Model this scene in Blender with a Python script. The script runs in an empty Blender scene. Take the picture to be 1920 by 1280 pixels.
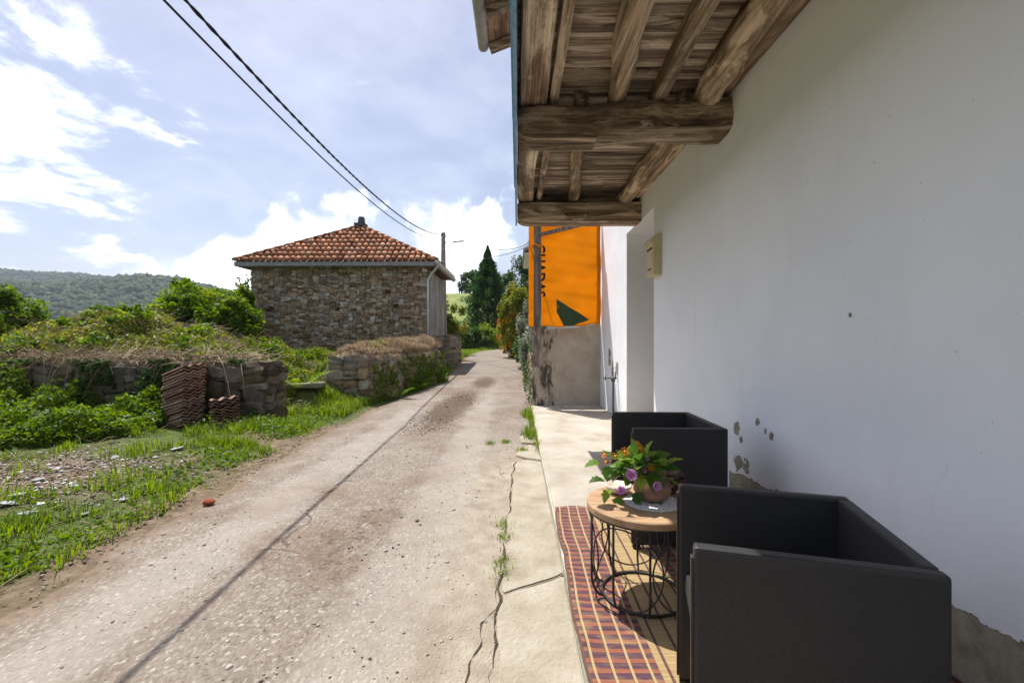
import bpy, bmesh, math, random
import numpy as np
from mathutils import Vector, Matrix
R = math.radians
rng = np.random.default_rng(7)
random.seed(7)
sc = bpy.context.scene
col = sc.collection

# ------------------------------------------------------------------ camera
F = 853.0                      # focal length in photo pixels (1920 wide)
CZ = 1.35
cam_d = bpy.data.cameras.new('camera'); cam = bpy.data.objects.new('camera', cam_d); col.objects.link(cam)
cam_d.sensor_width = 36; cam_d.lens = 36*F/1920
cam_d.clip_start = .05; cam_d.clip_end = 8000
cam.location = (0, 0, CZ); cam.rotation_euler = (R(90), 0, R(.67))
sc.camera = cam
def at(px, py, d):             # photo pixel + forward distance -> point
    return ((px-970)/F*d, d, CZ+(640-py)/F*d)

# ------------------------------------------------------------------ light
KX, KY = .29, -.38             # shadow shift per metre of height
elev = math.atan(1/math.hypot(KX, KY))
azim = math.atan2(-KX, -KY)    # sun position direction, from +Y towards +X
sun_dir = Vector((-KX, -KY, 1)).normalized()
sd = bpy.data.lights.new('sun', 'SUN'); sun = bpy.data.objects.new('sun', sd); col.objects.link(sun)
sd.energy = 2.6; sd.angle = R(.55); sd.color = (1, .965, .915)
sun.rotation_euler = sun_dir.to_track_quat('Z', 'Y').to_euler(); sun.location = (-3, 4, 12)
w = bpy.data.worlds.new('World'); sc.world = w; w.use_nodes = True
nt = w.node_tree; nt.nodes.clear()
def N(nt, t, **kw):
    n = nt.nodes.new(t)
    for k, v in kw.items():
        if k.startswith('i_'): n.inputs[int(k[2:]) if k[2:].isdigit() else k[2:]].default_value = v
        else: setattr(n, k, v)
    return n
def L(nt, a, b): nt.links.new(a, b)
def math_n(nt, op, a, b=None, c=None, clamp=False):
    n = nt.nodes.new('ShaderNodeMath'); n.operation = op; n.use_clamp = clamp
    for i, v in enumerate((a, b, c)):
        if v is None: continue
        if isinstance(v, (int, float)): n.inputs[i].default_value = v
        else: L(nt, v, n.inputs[i])
    return n.outputs[0]
def vmath(nt, op, a, b=None):
    n = nt.nodes.new('ShaderNodeVectorMath'); n.operation = op
    for i, v in enumerate((a, b)):
        if v is None: continue
        if isinstance(v, (tuple, list)): n.inputs[i].default_value = v
        else: L(nt, v, n.inputs[i])
    return n
def ramp(nt, fac, stops, interp='LINEAR'):
    n = nt.nodes.new('ShaderNodeValToRGB'); cr = n.color_ramp; cr.interpolation = interp
    while len(cr.elements) < len(stops): cr.elements.new(.5)
    for e, (p, c) in zip(cr.elements, stops):
        e.position = p; e.color = c if len(c) == 4 else (*c, 1)
    L(nt, fac, n.inputs[0]); return n.outputs[0]
def mixc(nt, fac, a, b, mode='MIX'):
    n = nt.nodes.new('ShaderNodeMix'); n.data_type = 'RGBA'; n.blend_type = mode
    for i, v in ((0, fac), (6, a), (7, b)):
        if isinstance(v, (int, float)): n.inputs[i].default_value = v
        elif isinstance(v, (tuple, list)): n.inputs[i].default_value = (*v, 1) if len(v) == 3 else v
        else: L(nt, v, n.inputs[i])
    return n.outputs[2]
def smooth(nt, v, lo, hi):
    n = nt.nodes.new('ShaderNodeMapRange'); n.interpolation_type = 'SMOOTHSTEP'
    n.inputs[1].default_value = lo; n.inputs[2].default_value = hi
    L(nt, v, n.inputs[0]); return n.outputs[0]
# sky with clouds
sky = N(nt, 'ShaderNodeTexSky', sky_type='NISHITA', sun_disc=False)
sky.sun_elevation = elev; sky.sun_rotation = azim
sky.air_density = 1.0; sky.dust_density = 1.6; sky.ozone_density = 1.6
tc = N(nt, 'ShaderNodeTexCoord'); dirv = tc.outputs['Generated']
sep = N(nt, 'ShaderNodeSeparateXYZ'); L(nt, dirv, sep.inputs[0])
zz = math_n(nt, 'MAXIMUM', sep.outputs[2], 0.0)
den = math_n(nt, 'ADD', zz, .22)
pl = N(nt, 'ShaderNodeCombineXYZ')
L(nt, math_n(nt, 'DIVIDE', sep.outputs[0], den), pl.inputs[0]); L(nt, math_n(nt, 'DIVIDE', sep.outputs[1], den), pl.inputs[1])
n1 = N(nt, 'ShaderNodeTexNoise', i_Scale=3.0, i_Detail=10.0, i_Roughness=.60, i_Distortion=.3); L(nt, pl.outputs[0], n1.inputs['Vector'])
n2 = N(nt, 'ShaderNodeTexNoise', i_Scale=7.5, i_Detail=8.0, i_Roughness=.55, i_Distortion=.15); L(nt, dirv, n2.inputs['Vector'])
def blob(px, py, rad, amp):
    v = Vector(at(px, py, 1)) - Vector((0, 0, CZ)); v.normalize()
    dt = vmath(nt, 'DOT_PRODUCT', dirv, tuple(v)).outputs['Value']
    return math_n(nt, 'MULTIPLY', smooth(nt, dt, math.cos(rad), 1.0), amp)
bias = None
for a in ((150, 240, .26, .055), (340, 270, .14, .07), (20, 300, .2, .06), (220, 90, .2, .05), (40, 450, .2, .06), (620, 130, .42, -.14), (880, 330, .25, -.12), (250, 430, .2, -.10)):
    b = blob(*a); bias = b if bias is None else math_n(nt, 'ADD', bias, b)
hi = smooth(nt, math_n(nt, 'ADD', n1.outputs[0], bias), .53, .80)
# cumulus bank low over the horizon
env = smooth(nt, sep.outputs[2], .27, .05)
nb = N(nt, 'ShaderNodeTexNoise', i_Scale=2.2, i_Detail=2.0); L(nt, dirv, nb.inputs['Vector'])
lowv = math_n(nt, 'ADD', math_n(nt, 'MULTIPLY', n2.outputs[0], .75), math_n(nt, 'MULTIPLY', nb.outputs[0], .35))
lowv = math_n(nt, 'ADD', lowv, math_n(nt, 'MULTIPLY', env, .33))
for a in ((480, 450, .16, .13), (600, 430, .16, .12), (720, 440, .18, .12), (930, 420, .22, .17), (830, 450, .15, .10), (150, 470, .22, -.08)):
    lowv = math_n(nt, 'ADD', lowv, blob(*a))
lo = smooth(nt, lowv, .75, .96)
cl = math_n(nt, 'MAXIMUM', math_n(nt, 'MULTIPLY', hi, .95), lo)
shade = mixc(nt, smooth(nt, n2.outputs[0], .40, .66), (8.2, 8.5, 9.1), (17.0, 17.0, 17.0))
veil = math_n(nt, 'ADD', smooth(nt, n1.outputs[0], .3, .8), 0.0)
hsv = N(nt, 'ShaderNodeHueSaturation'); hsv.inputs['Saturation'].default_value = .80; L(nt, sky.outputs[0], hsv.inputs['Color'])
skyb = mixc(nt, 1.0, hsv.outputs[0], (.40, .39, .415), 'MULTIPLY')
skyc = mixc(nt, math_n(nt, 'MULTIPLY', veil, .22), skyb, (4.6, 4.8, 5.3))
cc = mixc(nt, cl, skyc, shade)
bg = N(nt, 'ShaderNodeBackground'); bg.inputs[1].default_value = .115
L(nt, cc, bg.inputs[0]); wo = N(nt, 'ShaderNodeOutputWorld'); L(nt, bg.outputs[0], wo.inputs[0])
vs = sc.view_settings; vs.view_transform = 'Standard'; vs.look = 'None'; vs.gamma = 1; vs.use_curve_mapping = False
vs.exposure = 1.58
sc.cycles.use_denoising = True; sc.cycles.denoising_prefilter = 'ACCURATE'; sc.cycles.max_bounces = 8; sc.cycles.diffuse_bounces = 6
sc.cycles.transparent_max_bounces = 6; sc.cycles.volume_bounces = 0

# ------------------------------------------------------------------ helpers
def tag(o, label=None, cat=None, group=None, kind=None):
    if label: o['label'] = label
    if cat: o['category'] = cat
    if group: o['group'] = group
    if kind: o['kind'] = kind
    return o
def empty(name, loc, label=None, cat=None, group=None, rz=0):
    o = bpy.data.objects.new(name, None); col.objects.link(o); o.location = loc; o.rotation_euler = (0, 0, rz)
    o.empty_display_size = .1
    return tag(o, label, cat, group)
def mesh_np(name, V, Fc, mat, rnd=None, smooth_=False):
    """V (n,3), Fc (m,k) ndarray of k-gons, or a list of lists"""
    me = bpy.data.meshes.new(name)
    V = np.asarray(V, dtype=np.float32)
    if isinstance(Fc, np.ndarray):
        m, k = Fc.shape
        me.vertices.add(len(V)); me.vertices.foreach_set('co', V.ravel())
        me.loops.add(m*k); me.loops.foreach_set('vertex_index', Fc.ravel().astype(np.int32))
        me.polygons.add(m); me.polygons.foreach_set('loop_start', np.arange(0, m*k, k, dtype=np.int32))
        me.polygons.foreach_set('loop_total', np.full(m, k, dtype=np.int32))
        me.update(calc_edges=True); me.validate()
    else:
        me.from_pydata([tuple(v) for v in V], [], [tuple(f) for f in Fc]); me.update()
    if rnd is not None:
        a = me.attributes.new('rnd', 'FLOAT', 'POINT'); a.data.foreach_set('value', np.asarray(rnd, dtype=np.float32))
    if smooth_:
        me.polygons.foreach_set('use_smooth', np.ones(len(me.polygons), dtype=bool))
    if mat: me.materials.append(mat)
    return me
def link(name, me, parent=None, loc=(0, 0, 0)):
    o = bpy.data.objects.new(name, me); col.objects.link(o)
    o.location = loc
    if parent: o.parent = parent
    return o
class MB:
    """collects shapes in world (or parent-local) coordinates"""
    def __init__(s): s.v = []; s.f = []
    def add(s, v, f):
        b = len(s.v); s.v += [tuple(p) for p in v]; s.f += [[i+b for i in q] for q in f]; return s
    def box(s, c, d, rot=None, taper=0):
        x, y, z = [k/2 for k in d]
        P = [Vector(p) for p in ((-x, -y, -z), (x, -y, -z), (x, y, -z), (-x, y, -z), (-x, -y, z), (x, -y, z), (x, y, z), (-x, y, z))]
        if taper:
            for p in P[4:]: p.x *= 1-taper; p.y *= 1-taper
        if rot is not None: P = [rot @ p for p in P]
        C = Vector(c)
        return s.add([p+C for p in P], [(3, 2, 1, 0), (4, 5, 6, 7), (0, 1, 5, 4), (1, 2, 6, 5), (2, 3, 7, 6), (3, 0, 4, 7)])
    def tube(s, pts, r, n=8, closed=False, caps=True):
        pts = [Vector(p) for p in pts]; m = len(pts)
        rr = r if isinstance(r, (list, tuple)) else [r]*m
        V = []; up = None
        for i in range(m):
            if closed: t = pts[(i+1) % m]-pts[i-1]
            else: t = pts[min(i+1, m-1)]-pts[max(i-1, 0)]
            t.normalize()
            if up is None: up = Vector((0, 0, 1)) if abs(t.z) < .9 else Vector((1, 0, 0))
            a = t.cross(up); a.normalize(); b = t.cross(a); b.normalize(); up = -b if up.dot(-b) > 0 else b
            for k in range(n):
                an = 2*math.pi*k/n
                V.append(pts[i]+(a*math.cos(an)+b*math.sin(an))*rr[i])
        fs = []
        for i in range(m if closed else m-1):
            j = (i+1) % m
            for k in range(n):
                fs.append((i*n+k, i*n+(k+1) % n, j*n+(k+1) % n, j*n+k))
        if caps and not closed: fs += [tuple(range(n))[::-1], tuple(range((m-1)*n, m*n))]
        return s.add(V, fs)
    def lathe(s, prof, c=(0, 0, 0), n=24):
        V = []; fs = []
        for (r, z) in prof:
            for k in range(n):
                a = 2*math.pi*k/n; V.append((c[0]+r*math.cos(a), c[1]+r*math.sin(a), c[2]+z))
        for i in range(len(prof)-1):
            for k in range(n): fs.append((i*n+k, i*n+(k+1) % n, (i+1)*n+(k+1) % n, (i+1)*n+k))
        fs.append(tuple(range(n))[::-1]); fs.append(tuple(range((len(prof)-1)*n, len(prof)*n)))
        return s.add(V, fs)
    def build(s, name, mat, parent=None, origin=None, smooth_=False, bevel=0, autosm=False):
        """origin: the parent's location (vertices are in world space)"""
        V = np.array(s.v, dtype=np.float64)
        if origin is not None: V = V-np.array(origin)
        loc = (0, 0, 0)
        if parent is None and origin is None:
            lo, hi_ = V.min(0), V.max(0); c = np.array([(lo[0]+hi_[0])/2, (lo[1]+hi_[1])/2, lo[2]]); V = V-c; loc = tuple(c)
        me = mesh_np(name, V, s.f, mat)
        bm = bmesh.new(); bm.from_mesh(me)
        bmesh.ops.recalc_face_normals(bm, faces=bm.faces)
        if bevel: bmesh.ops.bevel(bm, geom=bm.edges[:], offset=bevel, segments=2, profile=.6, affect='EDGES')
        bm.to_mesh(me); bm.free()
        if smooth_: me.polygons.foreach_set('use_smooth', np.ones(len(me.polygons), dtype=bool))
        return link(name, me, parent, loc)
def S(o): o['kind'] = 'structure'; return o
def sstep(a, b, x):
    t = np.clip((x-a)/(b-a), 0, 1); return t*t*(3-2*t)
# cheap value noise for numpy
_tab = np.random.default_rng(3).random((256, 256))
def vn(x, y):
    x = np.asarray(x, dtype=float); y = np.asarray(y, dtype=float)
    xi = np.floor(x).astype(int); yi = np.floor(y).astype(int); fx = x-xi; fy = y-yi
    fx = fx*fx*(3-2*fx); fy = fy*fy*(3-2*fy)
    g = lambda i, j: _tab[i % 256, j % 256]
    return (g(xi, yi)*(1-fx)+g(xi+1, yi)*fx)*(1-fy)+(g(xi, yi+1)*(1-fx)+g(xi+1, yi+1)*fx)*fy
def fbm(x, y, o=4):
    s = 0; a = .5
    for i in range(o): s = s+a*vn(x*2**i+17*i, y*2**i+31*i); a *= .5
    return s

# ------------------------------------------------------------------ materials
def new_mat(name):
    m = bpy.data.materials.new(name); m.use_nodes = True
    t = m.node_tree; b = t.nodes['Principled BSDF']; b.inputs['Specular IOR Level'].default_value = .3
    return m, t, b
def coords(t, kind='Object', scale=(1, 1, 1)):
    c = N(t, 'ShaderNodeTexCoord'); mp = N(t, 'ShaderNodeMapping'); mp.inputs['Scale'].default_value = scale
    if kind == 'World':
        g = N(t, 'ShaderNodeNewGeometry'); L(t, g.outputs['Position'], mp.inputs[0])
    else: L(t, c.outputs[kind], mp.inputs[0])
    return mp.outputs[0]
def noise(t, vec, scale, detail=5, rough=.55, dist=0):
    n = N(t, 'ShaderNodeTexNoise', i_Scale=float(scale), i_Detail=float(detail), i_Roughness=rough, i_Distortion=float(dist)); L(t, vec, n.inputs['Vector']); return n.outputs[0]
def bumpn(t, b, h, dist, strength=1):
    n = N(t, 'ShaderNodeBump'); n.inputs['Strength'].default_value = strength; n.inputs['Distance'].default_value = dist
    L(t, h, n.inputs['Height']); L(t, n.outputs[0], b.inputs['Normal'])
def rnd_val(t):
    oi = N(t, 'ShaderNodeObjectInfo'); at_ = N(t, 'ShaderNodeAttribute', attribute_name='rnd')
    return math_n(t, 'FRACT', math_n(t, 'ADD', oi.outputs['Random'], at_.outputs['Fac']))
def M(name, stops, scale=4, rough=.85, bump=.01, bscale=40, stretch=(1, 1, 1), kind='Object', detail=6, spec=.25, dist=0, vary=0, metal=0):
    m, t, b = new_mat(name)
    v = coords(t, kind, stretch)
    n = noise(t, v, scale, detail, .6, dist)
    c = ramp(t, n, stops)
    if vary:
        hs = N(t, 'ShaderNodeHueSaturation'); L(t, c, hs.inputs['Color'])
        r = rnd_val(t)
        L(t, math_n(t, 'MULTIPLY_ADD', r, vary*2, 1-vary), hs.inputs['Value'])
        L(t, math_n(t, 'MULTIPLY_ADD', math_n(t, 'FRACT', math_n(t, 'MULTIPLY', r, 7.31)), .05, .475), hs.inputs['Hue'])
        L(t, math_n(t, 'MULTIPLY_ADD', math_n(t, 'FRACT', math_n(t, 'MULTIPLY', r, 13.7)), .6, .7), hs.inputs['Saturation'])
        c = hs.outputs[0]
    L(t, c, b.inputs['Base Color']); b.inputs['Roughness'].default_value = rough
    b.inputs['Specular IOR Level'].default_value = spec; b.inputs['Metallic'].default_value = metal
    if bump: bumpn(t, b, noise(t, v, bscale, 5, .6), bump)
    return m
def leaf_mat(name, stops, trans=.4, rough=.5):
    m, t, b = new_mat(name)
    at_ = N(t, 'ShaderNodeAttribute', attribute_name='rnd')
    c = ramp(t, at_.outputs['Fac'], stops)
    L(t, c, b.inputs['Base Color']); b.inputs['Roughness'].default_value = rough; b.inputs['Specular IOR Level'].default_value = .25
    tr = N(t, 'ShaderNodeBsdfTranslucent')
    hs = N(t, 'ShaderNodeHueSaturation'); hs.inputs['Hue'].default_value = .485; hs.inputs['Saturation'].default_value = 1.15; hs.inputs['Value'].default_value = 1.5
    L(t, c, hs.inputs['Color']); L(t, hs.outputs[0], tr.inputs[0])
    mx = N(t, 'ShaderNodeMixShader'); mx.inputs[0].default_value = trans
    L(t, b.outputs[0], mx.inputs[1]); L(t, tr.outputs[0], mx.inputs[2])
    L(t, mx.outputs[0], t.nodes['Material Output'].inputs[0])
    return m

# ------------------------------------------------------------------ terrain
def rz(y): return .035*np.clip(np.asarray(y, float)-7, 0, 26)
LE = np.array([(-8, -2.6), (0, -2.45), (2.2, -2.5), (4.8, -2.72), (7, -2.85), (9.3, -2.66), (12.3, -2.28), (14, -2.15), (18, -2.3), (23, -2.6), (28, -2.3), (31, -1.2), (36, 2.5), (44, 9)])
RE = np.array([(-8, .30), (5.6, .30), (9, .25), (17, .2), (22, .05), (25, .3), (28, 1.5), (33, 6), (38, 12)])
def road_l(y): return np.interp(y, LE[:, 0], LE[:, 1])
def road_r(y): return np.interp(y, RE[:, 0], RE[:, 1])
def zg(x, y):
    x = np.asarray(x, float); y = np.asarray(y, float)
    r = np.hypot(x, y); th = np.arctan2(x, y)
    z0 = rz(y)
    t = sstep(-2.75, -4.4, x)
    fieldz = .03+.06*sstep(3, 7, y)+.80*sstep(7.9, 15.5, y)
    z = z0*(1-t)+fieldz*t
    # heap behind the left wall
    m = sstep(-4.3, -5.2, x)*sstep(7.35, 7.75, y)*(1-sstep(11.5, 15, y))
    heap = .86-z+.80*np.exp(-(np.abs(x+8.15)/2.1)**2.6-(np.abs(y-9.7)/1.6)**2.4)+.80*(fbm(x*1.7+4, y*1.7)-.5)*sstep(7.6, 8.6, y)
    z = z+m*np.maximum(heap, 0)
    z = z+.40*np.exp(-((x+4.2)/.5)**2-((y-8.95)/.45)**2)
    # earth behind the right wall
    m2 = sstep(-2.95, -3.2, x)*sstep(-4.6, -4.0, x)*sstep(9.25, 9.6, y)*(1-sstep(13, 15, y))
    z = z+m2*np.maximum(.86+.03*(y-9.3)-z, 0)
    # valley on the left, meadow rising behind, hills
    drop = sstep(24, 240, r)*sstep(R(-12), R(-24), th)*36
    z = z-drop
    mead = 9.4*sstep(30, 88, y)*sstep(-46, -14, x)*(1-sstep(100, 170, r))
    z = z+mead
    z = z-30*sstep(110, 260, r)*(1-sstep(R(-12), R(-24), th))*sstep(0, 1, np.cos(th)*2)
    a1 = 122*(1-.45*sstep(R(-40), R(-24), th))+10*np.sin(th*9)
    a1 = np.where(th > R(-24), a1*(1-.5*sstep(R(-24), R(-14), th)), a1)
    z = z+a1*sstep(300, 880, r)*(.88+.24*fbm(x/160+9, y/160))
    a2 = 82+95*sstep(R(-22), R(-10), th)-95*sstep(R(2), R(20), th)
    z = z+a2*sstep(980, 1650, r)*(.8+.4*fbm(x/300+3, y/300+5))
    near = 1-sstep(20, 60, r)
    offroad = 1-((x > road_l(y)-.05) & (x < road_r(y)+.2)).astype(float)
    z = z+offroad*near*.05*(fbm(x*2.1, y*2.1)-.47)
    z = z-.03*((x > road_l(y)+.15) & (x < road_r(y)-.1) & (r < 45))
    return z
def zs(x, y): return float(zg(np.array([x]), np.array([y]))[0])
def ground_attr(x, y):
    n = fbm(x*1.1, y*1.1); r = np.hypot(x, y)
    g = sstep(.40, .58, n+.12*sstep(-2.9, -3.6, x)*(1-sstep(-5, -7, x)*0))
    deb = np.exp(-((x+4.65)/1.1)**2-((y-4.4)/.78)**2)
    g = g*(1-np.clip(deb*1.3, 0, 1))
    verge = sstep(.55, 0, np.abs(x-(road_l(y)-.15)))
    g = g*(1-.9*verge*(y < 24))
    g = np.where(y > 7.2, np.maximum(g, .55+.4*n), g)
    g = np.where(r > 22, .9, g)
    return np.clip(g, 0, 1)
def polar(r0, r1, nr, nth):
    rr = np.geomspace(r0, r1, nr); tt = np.linspace(-math.pi, math.pi, nth, endpoint=False)
    A, B = np.meshgrid(rr, tt, indexing='ij')
    X = A*np.sin(B); Y = A*np.cos(B)
    i, j = np.meshgrid(np.arange(nr-1), np.arange(nth), indexing='ij'); k = (j+1) % nth
    Fq = np.stack([i*nth+j, (i+1)*nth+j, (i+1)*nth+k, i*nth+k], -1).reshape(-1, 4)
    return X.ravel(), Y.ravel(), Fq
m, t, b = new_mat('ground_soil_grass')
wv = coords(t, 'World')
ga = N(t, 'ShaderNodeAttribute', attribute_name='rnd').outputs['Fac']
soil = ramp(t, noise(t, wv, 9, 8, .65), [(.25, (.075, .048, .030)), (.5, (.165, .115, .075)), (.75, (.27, .20, .14))])
gras = ramp(t, noise(t, wv, 11, 8, .7), [(.3, (.055, .048, .018)), (.5, (.055, .085, .016)), (.7, (.13, .15, .035))])
gfar = ramp(t, noise(t, wv, .22, 6, .6), [(.35, (.10, .155, .028)), (.5, (.155, .20, .042)), (.68, (.24, .24, .075))])
dist_ = vmath(t, 'LENGTH', wv).outputs['Value']
gras = mixc(t, smooth(t, dist_, 18, 34), gras, gfar)
L(t, mixc(t, ga, soil, gras), b.inputs['Base Color']); b.inputs['Roughness'].default_value = .95
bumpn(t, b, noise(t, wv, 22, 7, .65), .03)
m_ground = m
m_hill = M('hill_forest_floor', [(.3, (.016, .030, .014)), (.6, (.030, .050, .020)), (.8, (.05, .07, .028))], scale=.05, bump=0, kind='World', rough=1)
X, Y, Fq = polar(.4, 300, 330, 560)
Z = zg(X, Y); o = link('ground', mesh_np('ground', np.stack([X, Y, Z], 1), Fq[:, ::-1], m_ground, rnd=ground_attr(X, Y), smooth_=True)); S(o)
X, Y, Fq = polar(300, 2900, 90, 560)
o = link('hills', mesh_np('hills', np.stack([X, Y, zg(X, Y)], 1), Fq[:, ::-1], m_hill, smooth_=True)); S(o)
# woods on the hills: one mass of tree crowns
bmi = bmesh.new(); bmesh.ops.create_icosphere(bmi, subdivisions=1, radius=1)
IV = np.array([v.co[:] for v in bmi.verts]); IF = np.array([[v.index for v in f.verts] for f in bmi.faces]); bmi.free()
NT = 26000
th = np.concatenate([rng.uniform(R(-52), R(-24), int(NT*.8)), rng.uniform(R(-14), R(4), NT-int(NT*.8))])
rr = np.exp(rng.uniform(math.log(420), math.log(1750), NT))
cx, cy = rr*np.sin(th), rr*np.cos(th); cz = zg(cx, cy)
s = rng.uniform(1.8, 4.6, NT)*(.8+.5*fbm(cx/90, cy/90))
V = IV[None]*np.stack([s, s, s*rng.uniform(.8, 1.5, NT)], 1)[:, None]*(1+rng.uniform(-.22, .22, (NT, len(IV), 1)))
V = V+np.stack([cx, cy, cz+s*.5], 1)[:, None]
FF = (IF[None]+(np.arange(NT)*len(IV))[:, None, None]).reshape(-1, 3)
rv = np.repeat(rng.random(NT), len(IV))
m_forest = leaf_mat('forest_crowns', [(0, (.010, .026, .010)), (.5, (.022, .048, .015)), (.85, (.042, .07, .02)), (1, (.07, .085, .03))], trans=.1, rough=.9)
o = link('forest', mesh_np('forest', V.reshape(-1, 3), FF, m_forest, rnd=rv)); tag(o, 'dense green woods covering the far hills', 'forest', kind='stuff')

# ------------------------------------------------------------------ road
m, t, b = new_mat('worn_road')
wv = coords(t, 'World')
vo = N(t, 'ShaderNodeTexVoronoi', i_Scale=78.0); vo.inputs['Randomness'].default_value = 1
wob = N(t, 'ShaderNodeMapping'); wob.inputs['Scale'].default_value = (1, .8, 1); L(t, wv, wob.inputs[0]); L(t, wob.outputs[0], vo.inputs['Vector'])
agg = ramp(t, vo.outputs['Color'], [(.0, (.095, .078, .062)), (.45, (.175, .15, .126)), (.75, (.25, .222, .19)), (.92, (.44, .41, .37))])
binder = ramp(t, noise(t, wv, 2.1, 8, .62), [(.3, (.145, .11, .08)), (.5, (.215, .172, .132)), (.7, (.285, .238, .19))])
c = mixc(t, ramp(t, noise(t, wv, 30, 3), [(.35, (.30,)*3), (.65, (.85,)*3)]), binder, agg)
brown = smooth(t, noise(t, wv, .9, 7, .68, .4), .47, .63)
c = mixc(t, math_n(t, 'MULTIPLY', brown, .6), c, (.145, .09, .06))
ra_ = N(t, 'ShaderNodeAttribute', attribute_name='rnd').outputs['Fac']
edg = smooth(t, math_n(t, 'ADD', ra_, math_n(t, 'MULTIPLY', math_n(t, 'SUBTRACT', noise(t, wv, 5, 8, .7), .5), .22)), .10, .01)
c = mixc(t, math_n(t, 'MULTIPLY', edg, .85), c, ramp(t, noise(t, wv, 16, 7, .7), [(.3, (.09, .058, .036)), (.7, (.23, .165, .11))]))
sp = N(t, 'ShaderNodeSeparateXYZ'); L(t, wv, sp.inputs[0])
def patch(cx, cy, rx, ry, skew=0):
    dx = math_n(t, 'DIVIDE', math_n(t, 'SUBTRACT', math_n(t, 'SUBTRACT', sp.outputs[0], cx), math_n(t, 'MULTIPLY', math_n(t, 'SUBTRACT', sp.outputs[1], cy), skew)), rx)
    dy = math_n(t, 'DIVIDE', math_n(t, 'SUBTRACT', sp.outputs[1], cy), ry)
    return math_n(t, 'SUBTRACT', 1, math_n(t, 'ADD', math_n(t, 'MULTIPLY', dx, dx), math_n(t, 'MULTIPLY', dy, dy)))
n_deb = noise(t, wv, 14, 8, .75)
deb = math_n(t, 'MAXIMUM', patch(-1.25, 8.7, .50, 2.7, .04), patch(-.9, 12.5, .45, 1.7))
deb = math_n(t, 'MAXIMUM', deb, math_n(t, 'MULTIPLY', patch(-1.1, 3.0, .5, 1.3), .45))
deb = smooth(t, math_n(t, 'ADD', math_n(t, 'MULTIPLY', deb, .42), n_deb), .60, .86)
c = mixc(t, math_n(t, 'MULTIPLY', deb, .85), c, ramp(t, noise(t, wv, 45, 4), [(.3, (.035, .022, .014)), (.7, (.12, .075, .045))]))
# pale sandy strip towards the concrete
pale = smooth(t, math_n(t, 'ADD', sp.outputs[0], math_n(t, 'MULTIPLY', noise(t, wv, 1.6, 5), .5)), -.55, .05)
near = smooth(t, sp.outputs[1], 6.6, 4.6)
c = mixc(t, math_n(t, 'MULTIPLY', math_n(t, 'MULTIPLY', pale, near), .75), c, ramp(t, noise(t, wv, 7, 7), [(.3, (.24, .20, .145)), (.7, (.38, .335, .265))]))
vc = N(t, 'ShaderNodeTexVoronoi', feature='DISTANCE_TO_EDGE', i_Scale=.55)
dv = vmath(t, 'ADD', wv, None); nz_ = N(t, 'ShaderNodeTexNoise', i_Scale=2.3, i_Detail=6.0); L(t, wv, nz_.inputs['Vector']); L(t, vmath(t, 'SCALE', nz_.outputs['Color']).outputs[0], dv.inputs[1]); L(t, dv.outputs[0], vc.inputs['Vector'])
dv.inputs[1].links[0].from_node.inputs['Scale'].default_value = .5
crk = math_n(t, 'MULTIPLY', smooth(t, vc.outputs['Distance'], .006, .002), smooth(t, noise(t, wv, .8, 3), .50, .58))
c = mixc(t, math_n(t, 'MULTIPLY', crk, .7), c, (.06, .045, .03))
wear = math_n(t, 'MAXIMUM', patch(-.65, 4, .32, 9), patch(-1.95, 4, .32, 9))
c = mixc(t, math_n(t, 'MULTIPLY', smooth(t, math_n(t, 'ADD', math_n(t, 'MULTIPLY', wear, .5), noise(t, wv, 2.4, 6)), .5, .95), .35), c, (.36, .33, .29))
L(t, c, b.inputs['Base Color']); b.inputs['Roughness'].default_value = .92
hh = math_n(t, 'ADD', math_n(t, 'MULTIPLY', vo.outputs['Distance'], -.7), math_n(t, 'MULTIPLY', noise(t, wv, 12, 6), 1.2))
bumpn(t, b, hh, .0055)
m_road = m
ys = np.concatenate([np.arange(-8, 16, .12), np.arange(16, 44, .3)])
nu = 26; V = []; RU = []
for y in ys:
    l = float(road_l(y))+.16*(float(fbm(y*1.7, 3.3))-.47)*2+.07*(float(fbm(y*6.1, 8.3))-.47)*2; r_ = float(road_r(y))+(.05 if y > 9 else 0)
    if y > 30:   # past the bend the road runs to the right
        r_ = max(r_, l+2.6)
    for k in range(nu):
        x = l+(r_-l)*k/(nu-1)
        crown = .03*(1-((k/(nu-1))*2-1)**2); RU.append(k/(nu-1))
        V.append((x, y, float(rz(y))+.004+crown+.012*(float(vn(x*1.3, y*1.3))-.5)))
i, j = np.meshgrid(np.arange(len(ys)-1), np.arange(nu-1), indexing='ij')
Fq = np.stack([i*nu+j, i*nu+j+1, (i+1)*nu+j+1, (i+1)*nu+j], -1).reshape(-1, 4)
S(link('road', mesh_np('road', np.array(V), Fq, m_road, rnd=RU, smooth_=True)))

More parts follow.
